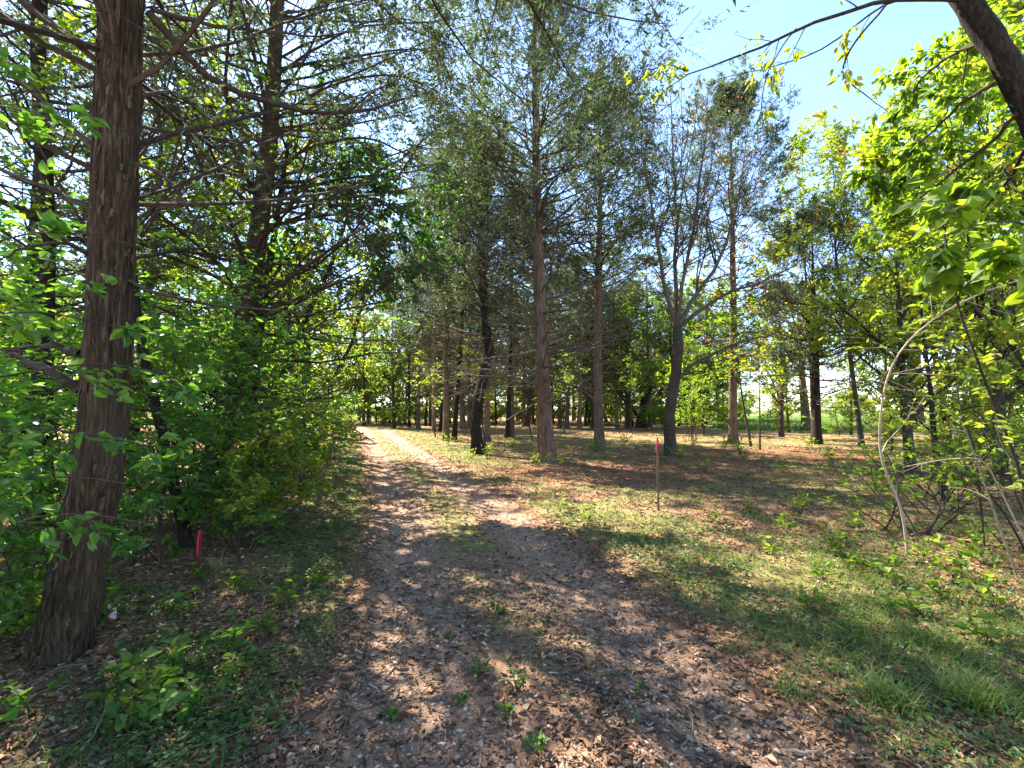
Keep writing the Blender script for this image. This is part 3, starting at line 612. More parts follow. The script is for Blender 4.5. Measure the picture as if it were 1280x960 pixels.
# right side
rt_ = [(1015, 27, 57, 18, 'pale yellow-green feathery tree towering between the greyish cedar and the airy tree', 'yellow_leaf'), (1075, 20, 53, 14.5, 'tall airy tree with thin upswept stems and yellowing leaves on the right', 'yellow_leaf'), (1185, 17, 54, 12, 'tall yellow-green tree behind the leafy boughs at the right', 'yellow_leaf')]
for px, Yd, sd_, H, lab, mt in rt_:
    place('elm_tree', broadleaf(sd_, H, .11, .2, 3.0, n1=40, n2=8, n3=5, nl=10, leaf=(.12, .07), mat=mt, pitch=(35, 68), lmat2='orange_leaf', f2=.16, hole=.2), cpos(px, Yd), lab, 'tree', None)
for px, Yd, v, s, lab in [(1262, 15, 2, .7, 'dark green leafy tree at the right edge behind the thicket'), (1240, 30, 0, .75, 'low round tree at the field edge by the right side'), (1290, 24, 0, 1., 'leafy tree on the far right margin'),
                          (985, 33, 1, .72, 'yellow and orange tinged tree behind the tall greyish cedar'), (1062, 30, 1, .6, 'small orange-tinged tree left of the massive pale-footed cedar')]:
    place('broadleaf_tree', BV[v], cpos(px, Yd), lab, 'tree', None, rz=px, sc=s)
place('cedar_tree', CV[2], cpos(1215, 21), 'feathery cedar with boughs hanging over the field, right of the massive one', 'tree', None, sc=1.1, sz=.85)

# corner tree, top right
base = np.array([5.5, 3.9, 0]); P = np.array([at(1420, 512 - 0, 3.9), at(1340, 250, 3.95), at(1285, 130, 4), at(1243, 55, 4), at(1200, -10, 4), at(1180, -90, 4.1)])
P[0] = base; P = P - base; P = np.concatenate([P, [P[-1] + (-.3, .2, 1.5)], [P[-1] + (-.4, .4, 3)]])
tm, Pc, _ = trunk_mesh(P, [.15, .12, .105, .098, .09, .07, .05, .02], 24, 110, .018, 5, .06, 8, .3, 'dark_bark', 3)
t = empty('elm_tree', base, 'dark leaning trunk crossing the top right corner with a long bare bough', 'tree'); link('trunk', tm, t)
limbs(t, [([(1205, 0, 4), (1150, -6, 3.9), (1080, 4, 3.9), (1000, 35, 4), (950, 63, 4.2), (895, 80, 4.4), (860, 88, 4.6), (836, 104, 4.8), (815, 125, 5)], .023, 9),
          ([(1150, -6, 3.9), (1105, 2, 4), (1060, 41, 4.1), (1019, 69, 4.3), (970, 82, 4.5), (895, 100, 4.8)], .010, 7), ([(1112, 0, 3.9), (1080, 40, 4), (1050, 75, 4.1), (1050, 95, 4.2), (1078, 115, 4.4), (1112, 142, 4.6)], .010, 4),
          ([(995, 36, 4), (975, 60, 4), (955, 100, 4), (950, 150, 4), (966, 178, 4)], .006, 3), ([(860, 88, 4.6), (835, 80, 4.9), (800, 92, 5.2), (760, 130, 5.4)], .010, 5)],
      'dark_bark', ntw=2, nsub=5, sub=(.10, .22), fol='yellow_leaf', leaf=(.085, .042), nl=3, simple=False, seed=23, droop=1.1, up=.1, trop=-.3, sides=8, fname='sparse_leaves')
limbs(t, [([(1262, 95, 4), (1210, 120, 4.2), (1160, 170, 4.6), (1105, 215, 5)], .02, 16), ([(1275, 140, 4), (1225, 190, 4.4), (1165, 235, 4.8), (1105, 285, 5.2)], .02, 16),
          ([(1240, 50, 4), (1200, 60, 4.3), (1150, 100, 4.8), (1110, 160, 5.2)], .02, 12), ([(1290, 170, 4), (1260, 230, 4.6), (1200, 290, 5), (1150, 330, 5.4)], .02, 14), ([(1280, 120, 4), (1290, 60, 4.6), (1270, 10, 5)], .02, 10)],
      'twig', ntw=10, sub=(.25, .5), fol='green_leaf', leaf=(.085, .05), nl=5, simple=False, seed=24, droop=.5, up=.4, flat=.5)
base = np.array([4.9, 2.4, 0])
t = empty('maple_tree', base, 'near maple sapling reaching in at the right edge with large bright leaves', 'tree')
tm, _, _ = trunk_mesh([(0, 0, 0), (-.1, .1, 1.3), (-.25, .3, 2.5), (-.5, .4, 4)], [.05, .04, .03, .01], 14, 50, 0, 4, 0, 2, .2, 'grey_bark'); link('trunk', tm, t)
limbs(t, [([W(4.7, 2.6, 2.3), (1330, 300, 3), (1270, 275, 2.9), (1215, 275, 2.9), (1170, 300, 3)], .012, 8), ([W(4.7, 2.7, 2.8), (1320, 210, 3), (1265, 215, 3), (1225, 240, 3.1)], .010, 7), ([W(4.7, 2.6, 1.9), (1330, 380, 3.2), (1260, 350, 3.4), (1195, 345, 3.6)], .010, 7)],
      'twig', ntw=5, sub=(.2, .36), fol='green_leaf', leaf=(.13, .10), nl=5, simple=False, seed=25, droop=.6, up=.5, flat=.6)

# ------------------------------------------------------------------ thicket on the right
def stempath(name, pts, Y, r, lab, cat='sapling', bark='twig', fol='green_leaf', seed=1, n=8, leaf=(.08, .05), nl=4, b=None, ntw=3, sub=(.15, .3), **kw):
    p0 = at(*pts[0][:2], Y) if b is None else np.array(b, float); base = np.array([p0[0], p0[1], gz1(p0[0], p0[1]) if b is None else 0])
    pp = [(a, c[0], (c[1] if len(c) > 1 else Y)) for a, *c in pts]
    t = empty(name, base, lab, cat)
    P = resample(np.array([base - (0, 0, .05)] + [at(*q) for q in pp[1:]]), 24) - base
    g = Geo(); tubes(g, P[None], np.linspace(r, r * .35, 24)[None], 10)
    rng = np.random.RandomState(seed); R = np.linspace(r, r * .35, 24)[None]
    S, SR = grow(rng, P[None], R, n, .25, 1, (35, 70), sub, .3, 6, .1, .14, .5, .3, .002); T, TR = grow(rng, S, SR, ntw, .2, 1, (30, 60), (.4, .7), .3, 4, 0, .15, .5, .5, .0015)
    tubes(g, S, SR, 5); tubes(g, T, TR, 3); link('stem', g.mesh('stem', M[bark], True), t)
    if fol: g = Geo(); twigleaves(rng, g, T, nl, leaf[0], leaf[1], .1, .9, .9, .2, False, 0); link('foliage', g.mesh('foliage', M[fol]), t)
    return t
stempath('sapling', [(1292, 660), (1276, 590), (1257, 540), (1230, 475), (1215, 430), (1200, 398), (1190, 340), (1180, 290)], 4.2, .017, 'tall leaning sapling stem at the right edge of the thicket', n=14, seed=3, nl=5, fol='yellow_leaf')
stempath('sapling', [(1228, 640), (1222, 580), (1215, 545), (1200, 515), (1195, 470), (1185, 430)], 5.6, .014, 'slim dark sapling stem just left of the tall leaning one', n=10, seed=4)
stempath('sapling', [(1182, 626), (1172, 580), (1166, 530), (1163, 480), (1155, 430), (1150, 360)], 8.2, .055, 'dark sapling trunk before the massive pale-footed cedar', n=14, seed=5, bark='dark_bark', ntw=5, nl=6)
stempath('shrub', [(1134, 682), (1128, 630), (1100, 580), (1098, 537), (1106, 475), (1125, 434), (1160, 403), (1197, 379), (1239, 361), (1290, 345)], 5.4, .016, 'pale reddish arching stem bending over to the right, in front of the thicket', 'shrub', 'pale_stem', 'yellow_leaf', 6, 12, nl=4)
stempath('dead_branch', [(1255, 536), (1200, 518), (1150, 492), (1094, 468)], 4.6, .010, 'straight pale dead branch slanting across the thicket', 'branch', 'pale_stem', None, 7, 5, b=at(1262, 540, 4.6), sub=(.1, .2))
stempath('dead_branch', [(1290, 568), (1230, 571), (1180, 574), (1128, 584)], 4.4, .010, 'horizontal pale dead branch low in the thicket at the right edge', 'branch', 'pale_stem', None, 8, 4, b=at(1300, 568, 4.4), sub=(.1, .2))
tk = [(6.6, 7.2, 1.8, 7, 'shrub'), (5.2, 6.2, 1.2, 8, 'shrub'), (7.6, 8.2, 2.0, 9, 'shrub'), (5.9, 5.3, 1.5, 10, 'shrub'), (8.6, 7.4, 2.2, 11, 'shrub'), (9.5, 9.5, 2.2, 12, 'shrub')]
tkl = ['dark twiggy shrub in the middle of the right thicket', 'low twiggy shrub at the left end of the right thicket', 'leafy shrub behind the middle of the right thicket', 'small brushy shrub at the front of the right thicket', 'bushy shrub against the right edge', 'tall shrub at the back right of the thicket']
for (x, y, h, s, nm), lab in zip(tk, tkl):
    place('shrub', shrub(s, h, 9, .8, 6, 3, 3, (.07, .045), 'green_leaf', 'twig', arch=-.4, hole=.35, up=.8, r=.012), (x, y, 0), lab, 'shrub')

# ------------------------------------------------------------------ undergrowth on the left
SV = [shrub(71, 3.0, 9, .45, 8, 4, 6, (.10, .06), hole=.36), shrub(72, 2.2, 8, .6, 8, 4, 6, (.10, .06), hole=.38), shrub(73, 3.8, 9, .35, 9, 4, 6, (.10, .058), hole=.36), shrub(74, 1.3, 8, .8, 7, 4, 6, (.08, .05), hole=.3)]
lu = [(-3.7, 4.9, 1, .8), (-3.6, 3.4, 3, .8), (-4.3, 4.3, 0, .9), (-4.3, 6.9, 0, 1.0), (-3.9, 7.2, 1, .7), (-3.9, 6.2, 0, .9), (-4.6, 6.0, 2, .95), (-5.6, 5.0, 1, 1.2), (-4.6, 7.8, 2, 1.0), (-5.6, 7.6, 0, 1.3), (-5.4, 9.3, 2, 1.1), (-6.6, 9.6, 2, 1.2), (-7.5, 7.2, 2, 1.2),
      (-3.9, 2.7, 1, .75), (-3.2, 2.2, 3, .7), (-3.0, 5.3, 3, .8), (-5.2, 3.3, 0, 1.)]
for k, (x, y, v, s) in enumerate(lu):
    place('shrub', SV[v], (x, y, 0), 'leafy green understory shrub in the tangle left of the track', 'shrub', 'understory shrubs on the left', rz=k * 1.9, sc=s)
RV = [shrub(81, 2.4, 12, .5, 8, 4, 7, (.10, .07), 'green_leaf', simple=True), shrub(82, 1.8, 12, .6, 8, 4, 7, (.10, .07), 'yellow_leaf', simple=True)]
for k in range(20):
    y = 9.5 + k * 1.75; c = float(np.interp(y, TY, TX)); off = 2.6 + (k % 3) * 1.1
    place('shrub', RV[k % 2 if k > 4 else 0], (c - off, y, 0), 'bushy green shrub along the left edge of the receding track', 'shrub', 'shrubs along the left edge of the track', rz=k * 1.1, sc=.8 + .07 * (k % 5))
for k, (px, Yd) in enumerate([(815, 36), (835, 38), (778, 42), (740, 50), (690, 58), (640, 60), (600, 55), (560, 52), (520, 50), (870, 45), (900, 48), (930, 52), (960, 45), (1100, 48), (1200, 42), (860, 24), (478, 46), (500, 55), (1060, 50), (660, 75), (720, 75), (780, 72), (840, 75), (580, 75), (545, 46), (615, 47), (585, 62), (675, 48), (705, 60), (735, 57), (765, 48), (795, 60), (820, 62), (855, 56), (885, 60), (915, 44), (505, 40), (530, 58), (470, 52), (445, 60), (650, 53), (750, 66), (890, 70), (625, 66), (485, 62), (810, 52)]):
    place('shrub', RV[(k * 7 % 3) % 2], cpos(px, Yd), 'low leafy bush on the floor at the back of the stand', 'shrub', 'bushes at the back of the stand', rz=k * 2.3, sc=1.1 + .2 * (k % 5), sz=1.0 + .2 * (k % 4))

BW = [broadleaf(91, 7, .1, .04, 3.0, n1=34, n2=7, n3=4, nl=8, leaf=(.2, .14), mat='green_leaf', pitch=(5, 50)), broadleaf(92, 6, .1, .04, 2.8, n1=34, n2=7, n3=4, nl=8, leaf=(.2, .14), mat='yellow_leaf', pitch=(5, 50))]
for k in range(34):
    px = 405 + k * 16.5; Yd = 60 + 9 * math.sin(k * 2.4)
    if 925 < px < 1000: continue
    place('broadleaf_tree', BW[k % 2], cpos(px, Yd), 'low-branched bushy tree closing the view behind the deepest trunks', 'tree', 'bushy trees closing the view', rz=k * 1.7, sc=1 + .2 * (k % 3), sz=.9 + .15 * (k % 4))
for k, (x, y, v, s) in enumerate([(-13, 12, 1, 1.), (-12, 6.5, 0, .9), (-16, 16, 0, 1.1), (-20, 22, 1, 1.2), (-14, 8, 0, .9), (-25, 34, 0, 1.3), (-18, 11, 1, 1.), (-22, 16, 0, 1.1), (-28, 24, 1, 1.2), (-12, 20, 0, .8), (-15.5, 26, 1, .9)]):
    place('broadleaf_tree', BW[v], (x, y, 0), 'low bushy tree filling the depth of the woods at the left', 'tree', 'bushy trees deep in the left woods', rz=k * 2.6, sc=s * .75, sz=s * .7)
for k, (px, Yd, v, s, lab) in enumerate([(1255, 24, 1, .8, 'yellow-green low bushy tree at the right margin before the field'), (1200, 30, 0, .55, 'dark green bush on the field edge behind the thicket'), (1290, 13, 0, .6, 'dense green bush at the right edge behind the leaning sapling'), (1075, 34, 1, .4, 'round yellowish bush on the field edge left of the massive cedar'), (1112, 17, 1, .36, 'low sunny bush in front of the massive pale-footed cedar'), (1200, 15, 1, .5, 'yellow bush filling the back of the thicket near the right side'), (1245, 12, 0, .42, 'rounded green bush between the thicket stems at the right'), (975, 30, 1, .34, 'small sunny bush right of the bent grey sapling'), (1048, 28, 0, .3, 'small green bush right of the dark low-boughed cedar')]):
    place('bush', BW[v], cpos(px, Yd), lab, 'bush', None, rz=k * 1.3, sc=s)
# near leafy sprays in front of the great trunk
base = np.array([-3.3, 1.7, 0]); t = empty('sapling', base, 'low sapling at the left edge whose pale-backed leaves cross the huge trunk', 'sapling')
tm, _, _ = trunk_mesh([(0, 0, 0), (.05, .05, 1.), (.1, .05, 2.), (.15, .1, 3.)], [.025, .02, .015, .006], 12, 40, 0, 4, 0, 2, .2, 'twig'); link('trunk', tm, t)
limbs(t, [([W(-3.25, 1.75, 2.2), (-60, 330, 2), (20, 285, 2.1), (110, 290, 2.1), (180, 310, 2.1)], .006, 6), ([W(-3.28, 1.75, 1.2), (-60, 620, 2.1), (20, 600, 2.1), (90, 592, 2.1), (160, 605, 2.1)], .006, 8),
          ([W(-3.25, 1.75, 1.7), (-50, 480, 2.2), (60, 460, 2.3), (150, 450, 2.3), (230, 475, 2.4)], .007, 8), ([W(-3.22, 1.78, 2.6), (-60, 150, 2.2), (40, 100, 2.3), (110, 130, 2.4), (150, 170, 2.4)], .006, 6),
          ([W(-3.28, 1.75, .9), (-60, 700, 2.2), (30, 640, 2.3), (110, 640, 2.4), (190, 655, 2.5)], .006, 7),
          ([W(-3.28, 1.75, 1.4), (-60, 540, 2.2), (40, 530, 2.3), (120, 545, 2.4), (200, 560, 2.5)], .006, 8),
          ([W(-3.25, 1.75, 2.0), (-60, 400, 2.2), (40, 385, 2.3), (110, 400, 2.4), (200, 420, 2.6)], .006, 8)],
      'twig', ntw=3, sub=(.12, .28), fol='shade_leaf', leaf=(.075, .046), nl=5, simple=False, seed=31, droop=.15, up=1., flat=.7)
base = np.array([-1.9, 7.4, 0]) + (-1.3, 0, 0)
for k, (x, y, v, s, lab) in enumerate([(-3.05, 5.6, 0, 1., 'yellow-lit leafy bush just behind the short red stake'), (-3.9, 7.0, 1, 1.05, 'yellow-green bush glowing in the sun behind the yellow-lit one, left of the track')]):
    place('shrub', shrub(95 + k, 1.3 + .8 * k, 8, .8, 7, 4, 6, (.075, .046), 'yellow_leaf', hole=.3), (x, y, 0), lab, 'shrub', None, rz=k, sc=s)  # sunlight on these two bushes is put into the yellow leaf colour

# leafy young tree beside the great trunk
place('hackberry_tree', broadleaf(97, 8, .06, .28, 2.2, n1=26, n2=7, n3=4, nl=6, leaf=(.09, .055), mat='green_leaf', bark='dark_bark', simple=False, hole=.52), (-3.7, 5.4, 0), 'young green-leaved tree with a thin dark stem just right of the huge shaggy trunk', 'tree', None)
place('hackberry_tree', broadleaf(98, 7, .06, .2, 2.4, n1=26, n2=7, n3=4, nl=6, leaf=(.09, .055), mat='yellow_leaf', bark='dark_bark', simple=False, hole=.42), (-5.4, 8.6, 0), 'sunlit yellow-green young tree behind the leaning dark cedar trunk', 'tree', None)
for k in range(14):
    Yd = 190 + 20 * math.sin(k * 1.9); px = 905 + k * 32
    place('broadleaf_tree', BW[k % 2], cpos(px, Yd), 'tiny tree in the hazy line beyond the far side of the field', 'tree', 'distant trees beyond the field', rz=k * 1.1, sc=1.8, sz=.7 + .25 * (k % 3))
tq = [o for o in C.objects if o.get('label', '').startswith('tall cedar with straight greyish')][0]
g = Geo(); rr = np.random.RandomState(14); cc = rr.normal(size=(60, 3)) * (1.8, 1.8, 3.2) + (0, 0, 10); c = (cc[:, None] + rr.normal(size=(60, 9, 3)) * .22).reshape(-1, 3)
leaves(g, c, rr.normal(size=(540, 3)), rr.normal(size=(540, 3)), .13, .09, simple=True); link('autumn_creeper', g.mesh('autumn_creeper', M['orange_leaf']), tq)
# ------------------------------------------------------------------ litter, stones, grass and small plants
def scatter(n, r0, r1, rng, a=62, p=1.0):
    u = rng.rand(n); r = (r0 ** (2 - p * 1.0) * (1 - u) + r1 ** (2 - p) * u) ** (1 / (2 - p)) if abs(p - 2) > 1e-3 else r0 * (r1 / r0) ** u
    t = np.radians(rng.uniform(-a, a, n)); return r * np.sin(t), r * np.cos(t)
rng = np.random.RandomState(99)
M['litter'] = plain('dry_leaves', [(.05, (.06, .034, .02)), (.35, (.16, .085, .048)), (.55, (.27, .15, .085)), (.75, (.36, .18, .09)), (.95, (.52, .38, .25))], .7, .25, 20)
M['chips'] = plain('bark_chips', [(.05, (.04, .025, .016)), (.5, (.13, .08, .05)), (.8, (.25, .165, .11)), (.97, (.40, .30, .22))], .9, .1, 40)
M['stone'] = plain('stones', [(.1, (.12, .085, .06)), (.5, (.27, .195, .14)), (.8, (.40, .31, .23)), (.97, (.55, .46, .37))], .85, .2, 40)
M['grass'] = leaf_mat('grass', [(.2, (.06, .12, .025)), (.55, (.11, .18, .035)), (.85, (.20, .23, .06)), (1, (.32, .27, .12))], (1.6, 1.7, .7), .4, 1.5)
# leaf litter
x, y = scatter(260000, 1.0, 34, rng, 64, 1.4); d = tdx(x, y)
nn = fbm(x * .8 + 5, y * .8, 8, 3); p = np.where(np.abs(np.abs(d) - .72) < .34, .16, np.where(np.abs(d) < 1.2, .5, np.where(d > 4, .55, .9))) * np.clip(1.1 - .6 * greenmask(x, y), 0, 1) * sstep(.22, .62, nn + .12)
k = rng.rand(len(x)) < p; x, y = x[k], y[k]; n = len(x)
a = rng.rand(n) * 6.28; ax = np.stack([np.cos(a), np.sin(a), rng.normal(size=n) * .22], 1); nr = UP + rng.normal(size=(n, 3)) * .35
L = (.012 + .045 * rng.rand(n) ** 2.6) * (1 + .04 * y); g = Geo()
leaves(g, np.stack([x, y, gz(x, y) + .006 + .01 * rng.rand(n)], 1), ax, nr, L, L * (.35 + .4 * rng.rand(n)), np.clip(rng.normal(.5, .24, n), 0, 1), False, .25, .3)
tag(link('leaf_litter', g.mesh('leaf_litter', M['litter'])), 'dry brown fallen leaves strewn over the ground and the track', 'leaf litter', kind='stuff')
# bark chips, needles and bits of twig
x, y = scatter(110000, 1.0, 22, rng, 64, 1.5); d = tdx(x, y)
nn = fbm(x * 1.1 + 15, y * 1.1, 3, 3); k = rng.rand(len(x)) < sstep(.28, .65, nn + .08) * np.where(np.abs(np.abs(d) - .72) < .3, .6, 1); x, y = x[k], y[k]; n = len(x)
a = rng.rand(n) * 6.28; L = .018 + .06 * rng.rand(n) ** 2.2; wd = .003 + .006 * rng.rand(n) ** 2
c = np.stack([x, y, gz(x, y) + .006 + .006 * rng.rand(n)], 1); dd = np.stack([np.cos(a), np.sin(a), rng.normal(size=n) * .10], 1)
P2 = np.stack([c - dd * L[:, None] / 2, c + dd * L[:, None] / 2], 1); g = Geo()
tubes(g, P2, np.stack([wd, wd * .7], 1), 3, np.clip(rng.normal(.5, .25, n), 0, 1))
tag(link('bark_chips', g.mesh('bark_chips', M['chips'])), 'dark chips of bark and bits of twig strewn over the ground', 'bark chips', kind='stuff')
# gravel in the ruts
x, y = scatter(150000, 1.0, 24, rng, 60, 1.45); d = tdx(x, y)
k = (rng.rand(len(x)) < np.exp(-((np.abs(d) - .72) / .42) ** 2) + .2 * (np.abs(d) < 1.3)); x, y = x[k], y[k]; n = len(x)
cb = np.array([[i, j, l] for i in (-1, 1) for j in (-1, 1) for l in (-1, 1)], float); fc = np.array([[0, 1, 3, 2], [4, 6, 7, 5], [0, 4, 5, 1], [2, 3, 7, 6], [0, 2, 6, 4], [1, 5, 7, 3]])
sz = .003 + .009 * rng.rand(n) ** 4.5; sz[:26] = .02 + .014 * rng.rand(26)
V = cb[None] * (1 + .35 * rng.normal(size=(n, 8, 1)).clip(-1, 1)) * sz[:, None, None] * np.array([1, .8, .5]) * (1 + .2 * rng.normal(size=(n, 1, 3)))
a = rng.rand(n) * 6.28; ca, sa = np.cos(a)[:, None], np.sin(a)[:, None]; vx = V[..., 0] * ca - V[..., 1] * sa; vy = V[..., 0] * sa + V[..., 1] * ca
V = np.stack([vx + x[:, None], vy + y[:, None], V[..., 2] + (gz(x, y) + sz * .25)[:, None]], -1)
g = Geo(); g.add(V, (np.arange(n) * 8)[:, None, None] + fc[None], np.repeat(rng.rand(n), 8))
tag(link('gravel', g.mesh('gravel', M['stone'], True)), 'small pale stones and grit lying in the ruts of the track', 'gravel', kind='stuff')
# grass blades
def blades(g, x, y, h, w, rng, rnd=None):
    n = len(x); a = rng.rand(n) * 6.28; ln = np.stack([np.cos(a), np.sin(a)], 1) * (.25 + 1.1 * rng.rand(n))[:, None]
    sd = np.stack([-np.sin(a), np.cos(a), np.zeros(n)], 1); b = np.stack([x, y, gz(x, y) - .005], 1); vs_ = []
    for t_, ww in ((0, 1), (.4, .85), (.75, .55), (1, .08)):
        c = b + np.stack([ln[:, 0] * h * t_ ** 1.8, ln[:, 1] * h * t_ ** 1.8, h * (t_ - .25 * t_ ** 3)], 1)
        vs_ += [c - sd * (w * ww / 2)[:, None], c + sd * (w * ww / 2)[:, None]]
    V = np.stack(vs_, 1); f = np.array([[0, 1, 3, 2], [2, 3, 5, 4], [4, 5, 7, 6]])
    g.add(V, (np.arange(n) * 8)[:, None, None] + f[None], np.repeat(rng.rand(n) if rnd is None else rnd, 8))
x, y = scatter(260000, 1.0, 38, rng, 62, 1.25); d = tdx(x, y); gm = greenmask(x, y); tuft = vnoise(x * 6, y * 6, 1)
k = rng.rand(len(x)) < np.clip(gm * 1.3, 0, 1) * (.35 + .65 * sstep(.45, .7, tuft)) * np.where(d < 0, .7, 1); x, y, d = x[k], y[k], d[k]; n = len(x)
h = (.025 + .07 * rng.rand(n) ** 1.6) * (1 + .9 * sstep(2.4, 3.4, d) * sstep(5, 2.5, y)); g = Geo()
blades(g, x, y, h, (.0022 + .002 * rng.rand(n)) * (1 + y * .10), rng)
x = rng.uniform(.9, 6.5, 90000); y = rng.uniform(1.3, 7, 90000); d = tdx(x, y)
k = (rng.rand(len(x)) < sstep(1.5, 2.6, d + .8 * (fbm(x * 1.5, y * 1.5, 9, 3) - .5)) * sstep(.50, .64, fbm(x * 2.2 + 7, y * 2.2, 6, 3)) * np.clip(2.6 / y, 0, 1) ** 1.3 * .6); x, y = x[k], y[k]; n = len(x)
blades(g, x, y, .05 + .13 * rng.rand(n) ** 1.4, .003 + .0025 * rng.rand(n), rng, np.where(rng.rand(n) < .16, .97, rng.rand(n) * .8))
tag(link('grass', g.mesh('grass', M['grass'])), 'short thin grass growing beside and between the ruts', 'grass', kind='stuff')
# field beyond the trees, right
x = rng.uniform(12, 70, 60000); y = rng.uniform(34, 90, 60000); k = fieldmask(x, y) > .5; x, y = x[k], y[k]; g = Geo()
blades(g, x, y, .3 + .35 * rng.rand(len(x)), np.full(len(x), .05), rng)
tag(link('field_crop', g.mesh('field_crop', M['grass'])), 'green crop covering the open field beyond the trees', 'crop', kind='stuff')
# low broad leaves: ground cover
def rosettes(g, x, y, L, hgt, rng, m=5, asp=.65):
    n = len(x); k = np.repeat(np.arange(n), m); N = len(k); a = rng.rand(N) * 6.28; q = .15 + rng.rand(N)
    s = np.stack([x[k], y[k], gz(x, y)[k]], 1) + np.stack([np.cos(a) * L[k] * q * .9, np.sin(a) * L[k] * q * .9, hgt[k] * (.35 + .65 * rng.rand(N))], 1)
    ax = np.stack([np.cos(a), np.sin(a), rng.normal(size=N) * .25], 1)
    leaves(g, s, ax, UP + rng.normal(size=(N, 3)) * .35, L[k] * (.6 + .6 * rng.rand(N)), L[k] * asp * (.6 + .6 * rng.rand(N)), rng.rand(N))
M['cover'] = leaf_mat('ground_cover_leaves', [(.1, (.045, .09, .03)), (.5, (.075, .135, .038)), (.9, (.14, .19, .05))], (2.0, 2.0, .6), .4, 1.5, .5, .4)
x, y = scatter(80000, 1.1, 28, rng, 62, 1.4); d = tdx(x, y)
nn = fbm(x * 1.1 + 60, y * 1.1, 5, 3)
left = sstep(-1.2, -1.6, d) * (1 - .55 * sstep(-3.5, -5, d)); right = sstep(1.3, 1.8, d) * .5
k = rng.rand(len(x)) < (left + right + .05 * (np.abs(d) < .5)) * sstep(.40, .58, nn); x, y = x[k], y[k]; n = len(x); g = Geo()
rosettes(g, x, y, .018 + .022 * rng.rand(n) + .0012 * y, .02 + .06 * rng.rand(n), rng, 4)
tag(link('ground_cover', g.mesh('ground_cover', M['cover'])), 'low leafy ground cover spreading over the verges', 'ground cover', kind='stuff')

# single small plants, each a thing: stem(s) and leaves
def plant(seed, H, n, L, mat='cover', asp=.6, m=6, arch=.3):
    rng = np.random.RandomState(seed); a = rng.rand(n) * 6.28; q = .25 + .5 * rng.rand(n)
    d = nz(np.stack([np.cos(a) * q, np.sin(a) * q, np.ones(n)], 1)); P, R = shoot(rng, np.zeros((n, 3)) - (0, 0, .01), d, H * (.6 + .5 * rng.rand(n)), .003, 6, -arch, .10, .0015)
    g = Geo(); tubes(g, P, R, 4); f = Geo(); twigleaves(rng, f, P, m, L, L * asp, .3, 1.1, 1.2, .0, False)
    return {'stems': g.mesh('stems', M['twig'], True), 'leaves': f.mesh('leaves', M[mat])}
PV = [plant(1, .10, 3, .055), plant(2, .28, 5, .075, 'shade_leaf', m=6), plant(3, .22, 5, .06, 'green_leaf', m=7), plant(4, .45, 7, .075, 'green_leaf', m=8), plant(5, .16, 7, .03, m=9)]
small = [(620, 768, 0, 1.1, 'single broad-leaved seedling on the middle of the track'), (560, 795, 0, .7, 'tiny bright seedling left of the broad-leaved one on the track'),
 (600, 845, 4, 1.0, 'small leafy sprig low in the middle of the track'), (648, 862, 4, 1.1, 'bushy little sprig just right of the small leafy sprig on the track'), (578, 880, 0, .9, 'small flat seedling left of the bushy sprig on the track'),
 (634, 900, 0, 1.1, 'pale green seedling at the near middle of the track'), (672, 945, 0, 1.2, 'seedling at the very bottom of the track'), (490, 895, 0, .9, 'yellowing seedling at the left edge of the track'),
 (800, 860, 0, .7, 'tiny seedling right of the middle of the track')]
for px, py, v, s, lab in small:
    q = gp(px, py); place('seedling', PV[v], q, lab, 'seedling', None, rz=px, sc=s)
weeds = [(232, 850, 1, 1.1), (285, 815, 1, 1.0), (190, 905, 3, .8), (255, 895, 1, 1.0), (150, 860, 1, .9), (330, 800, 2, 1.), (40, 905, 1, 1.), (215, 770, 1, .9), (300, 745, 2, 1.), (120, 790, 3, .8), (350, 760, 2, .9), (60, 760, 3, 1.), (20, 820, 3, .9), (390, 735, 2, .8), (255, 730, 2, .9), (205, 870, 1, .9), (170, 930, 1, .9), (300, 850, 2, .8)]
for k, (px, py, v, s) in enumerate(weeds):
    q = gp(px, py); place('seedling', PV[v], q, 'broad-leaved green seedling among the dry sticks at the lower left', 'seedling', 'seedlings at the lower left', rz=k * 2.2, sc=s * 1.15)
wr = [(1040, 690, 3, .9), (985, 665, 3, .8), (1090, 710, 2, 1.), (1150, 700, 3, .8), (1180, 745, 2, 1.2), (1110, 760, 1, .8), (1245, 760, 3, 1.1), (1030, 720, 2, 1.), (960, 690, 2, 1.), (1215, 700, 3, 1.), (880, 590, 3, 1.), (930, 575, 3, 1.2), (865, 560, 3, 1.3), (980, 590, 3, 1.), (700, 640, 3, .7), (735, 655, 3, .7), (1235, 800, 2, 1.2), (1060, 800, 2, .8), (672, 582, 3, 1.2), (700, 583, 3, 1.), (745, 566, 3, 1.4), (608, 572, 3, 1.3), (590, 574, 3, 1.), (560, 556, 3, 1.6), (850, 574, 3, 1.3), (826, 572, 3, 1.), (905, 562, 3, 1.5), (925, 566, 3, 1.6), (1010, 562, 3, 1.5), (1040, 575, 3, 1.2), (780, 556, 3, 1.6), (640, 560, 3, 1.4), (1100, 620, 3, 1.), (1060, 705, 2, 1.2), (1120, 730, 3, 1.), (1010, 755, 2, 1.), (1200, 725, 3, 1.2), (1150, 765, 2, 1.1), (1000, 640, 3, .9), (940, 640, 2, 1.3), (890, 650, 2, 1.2), (1075, 660, 3, .9)]
for k, (px, py, v, s) in enumerate(wr):
    q = gp(px, py); place('seedling', PV[v], q, 'small leafy green weed in the litter right of the track', 'weed', 'weeds right of the track', rz=k * 2.7, sc=s)
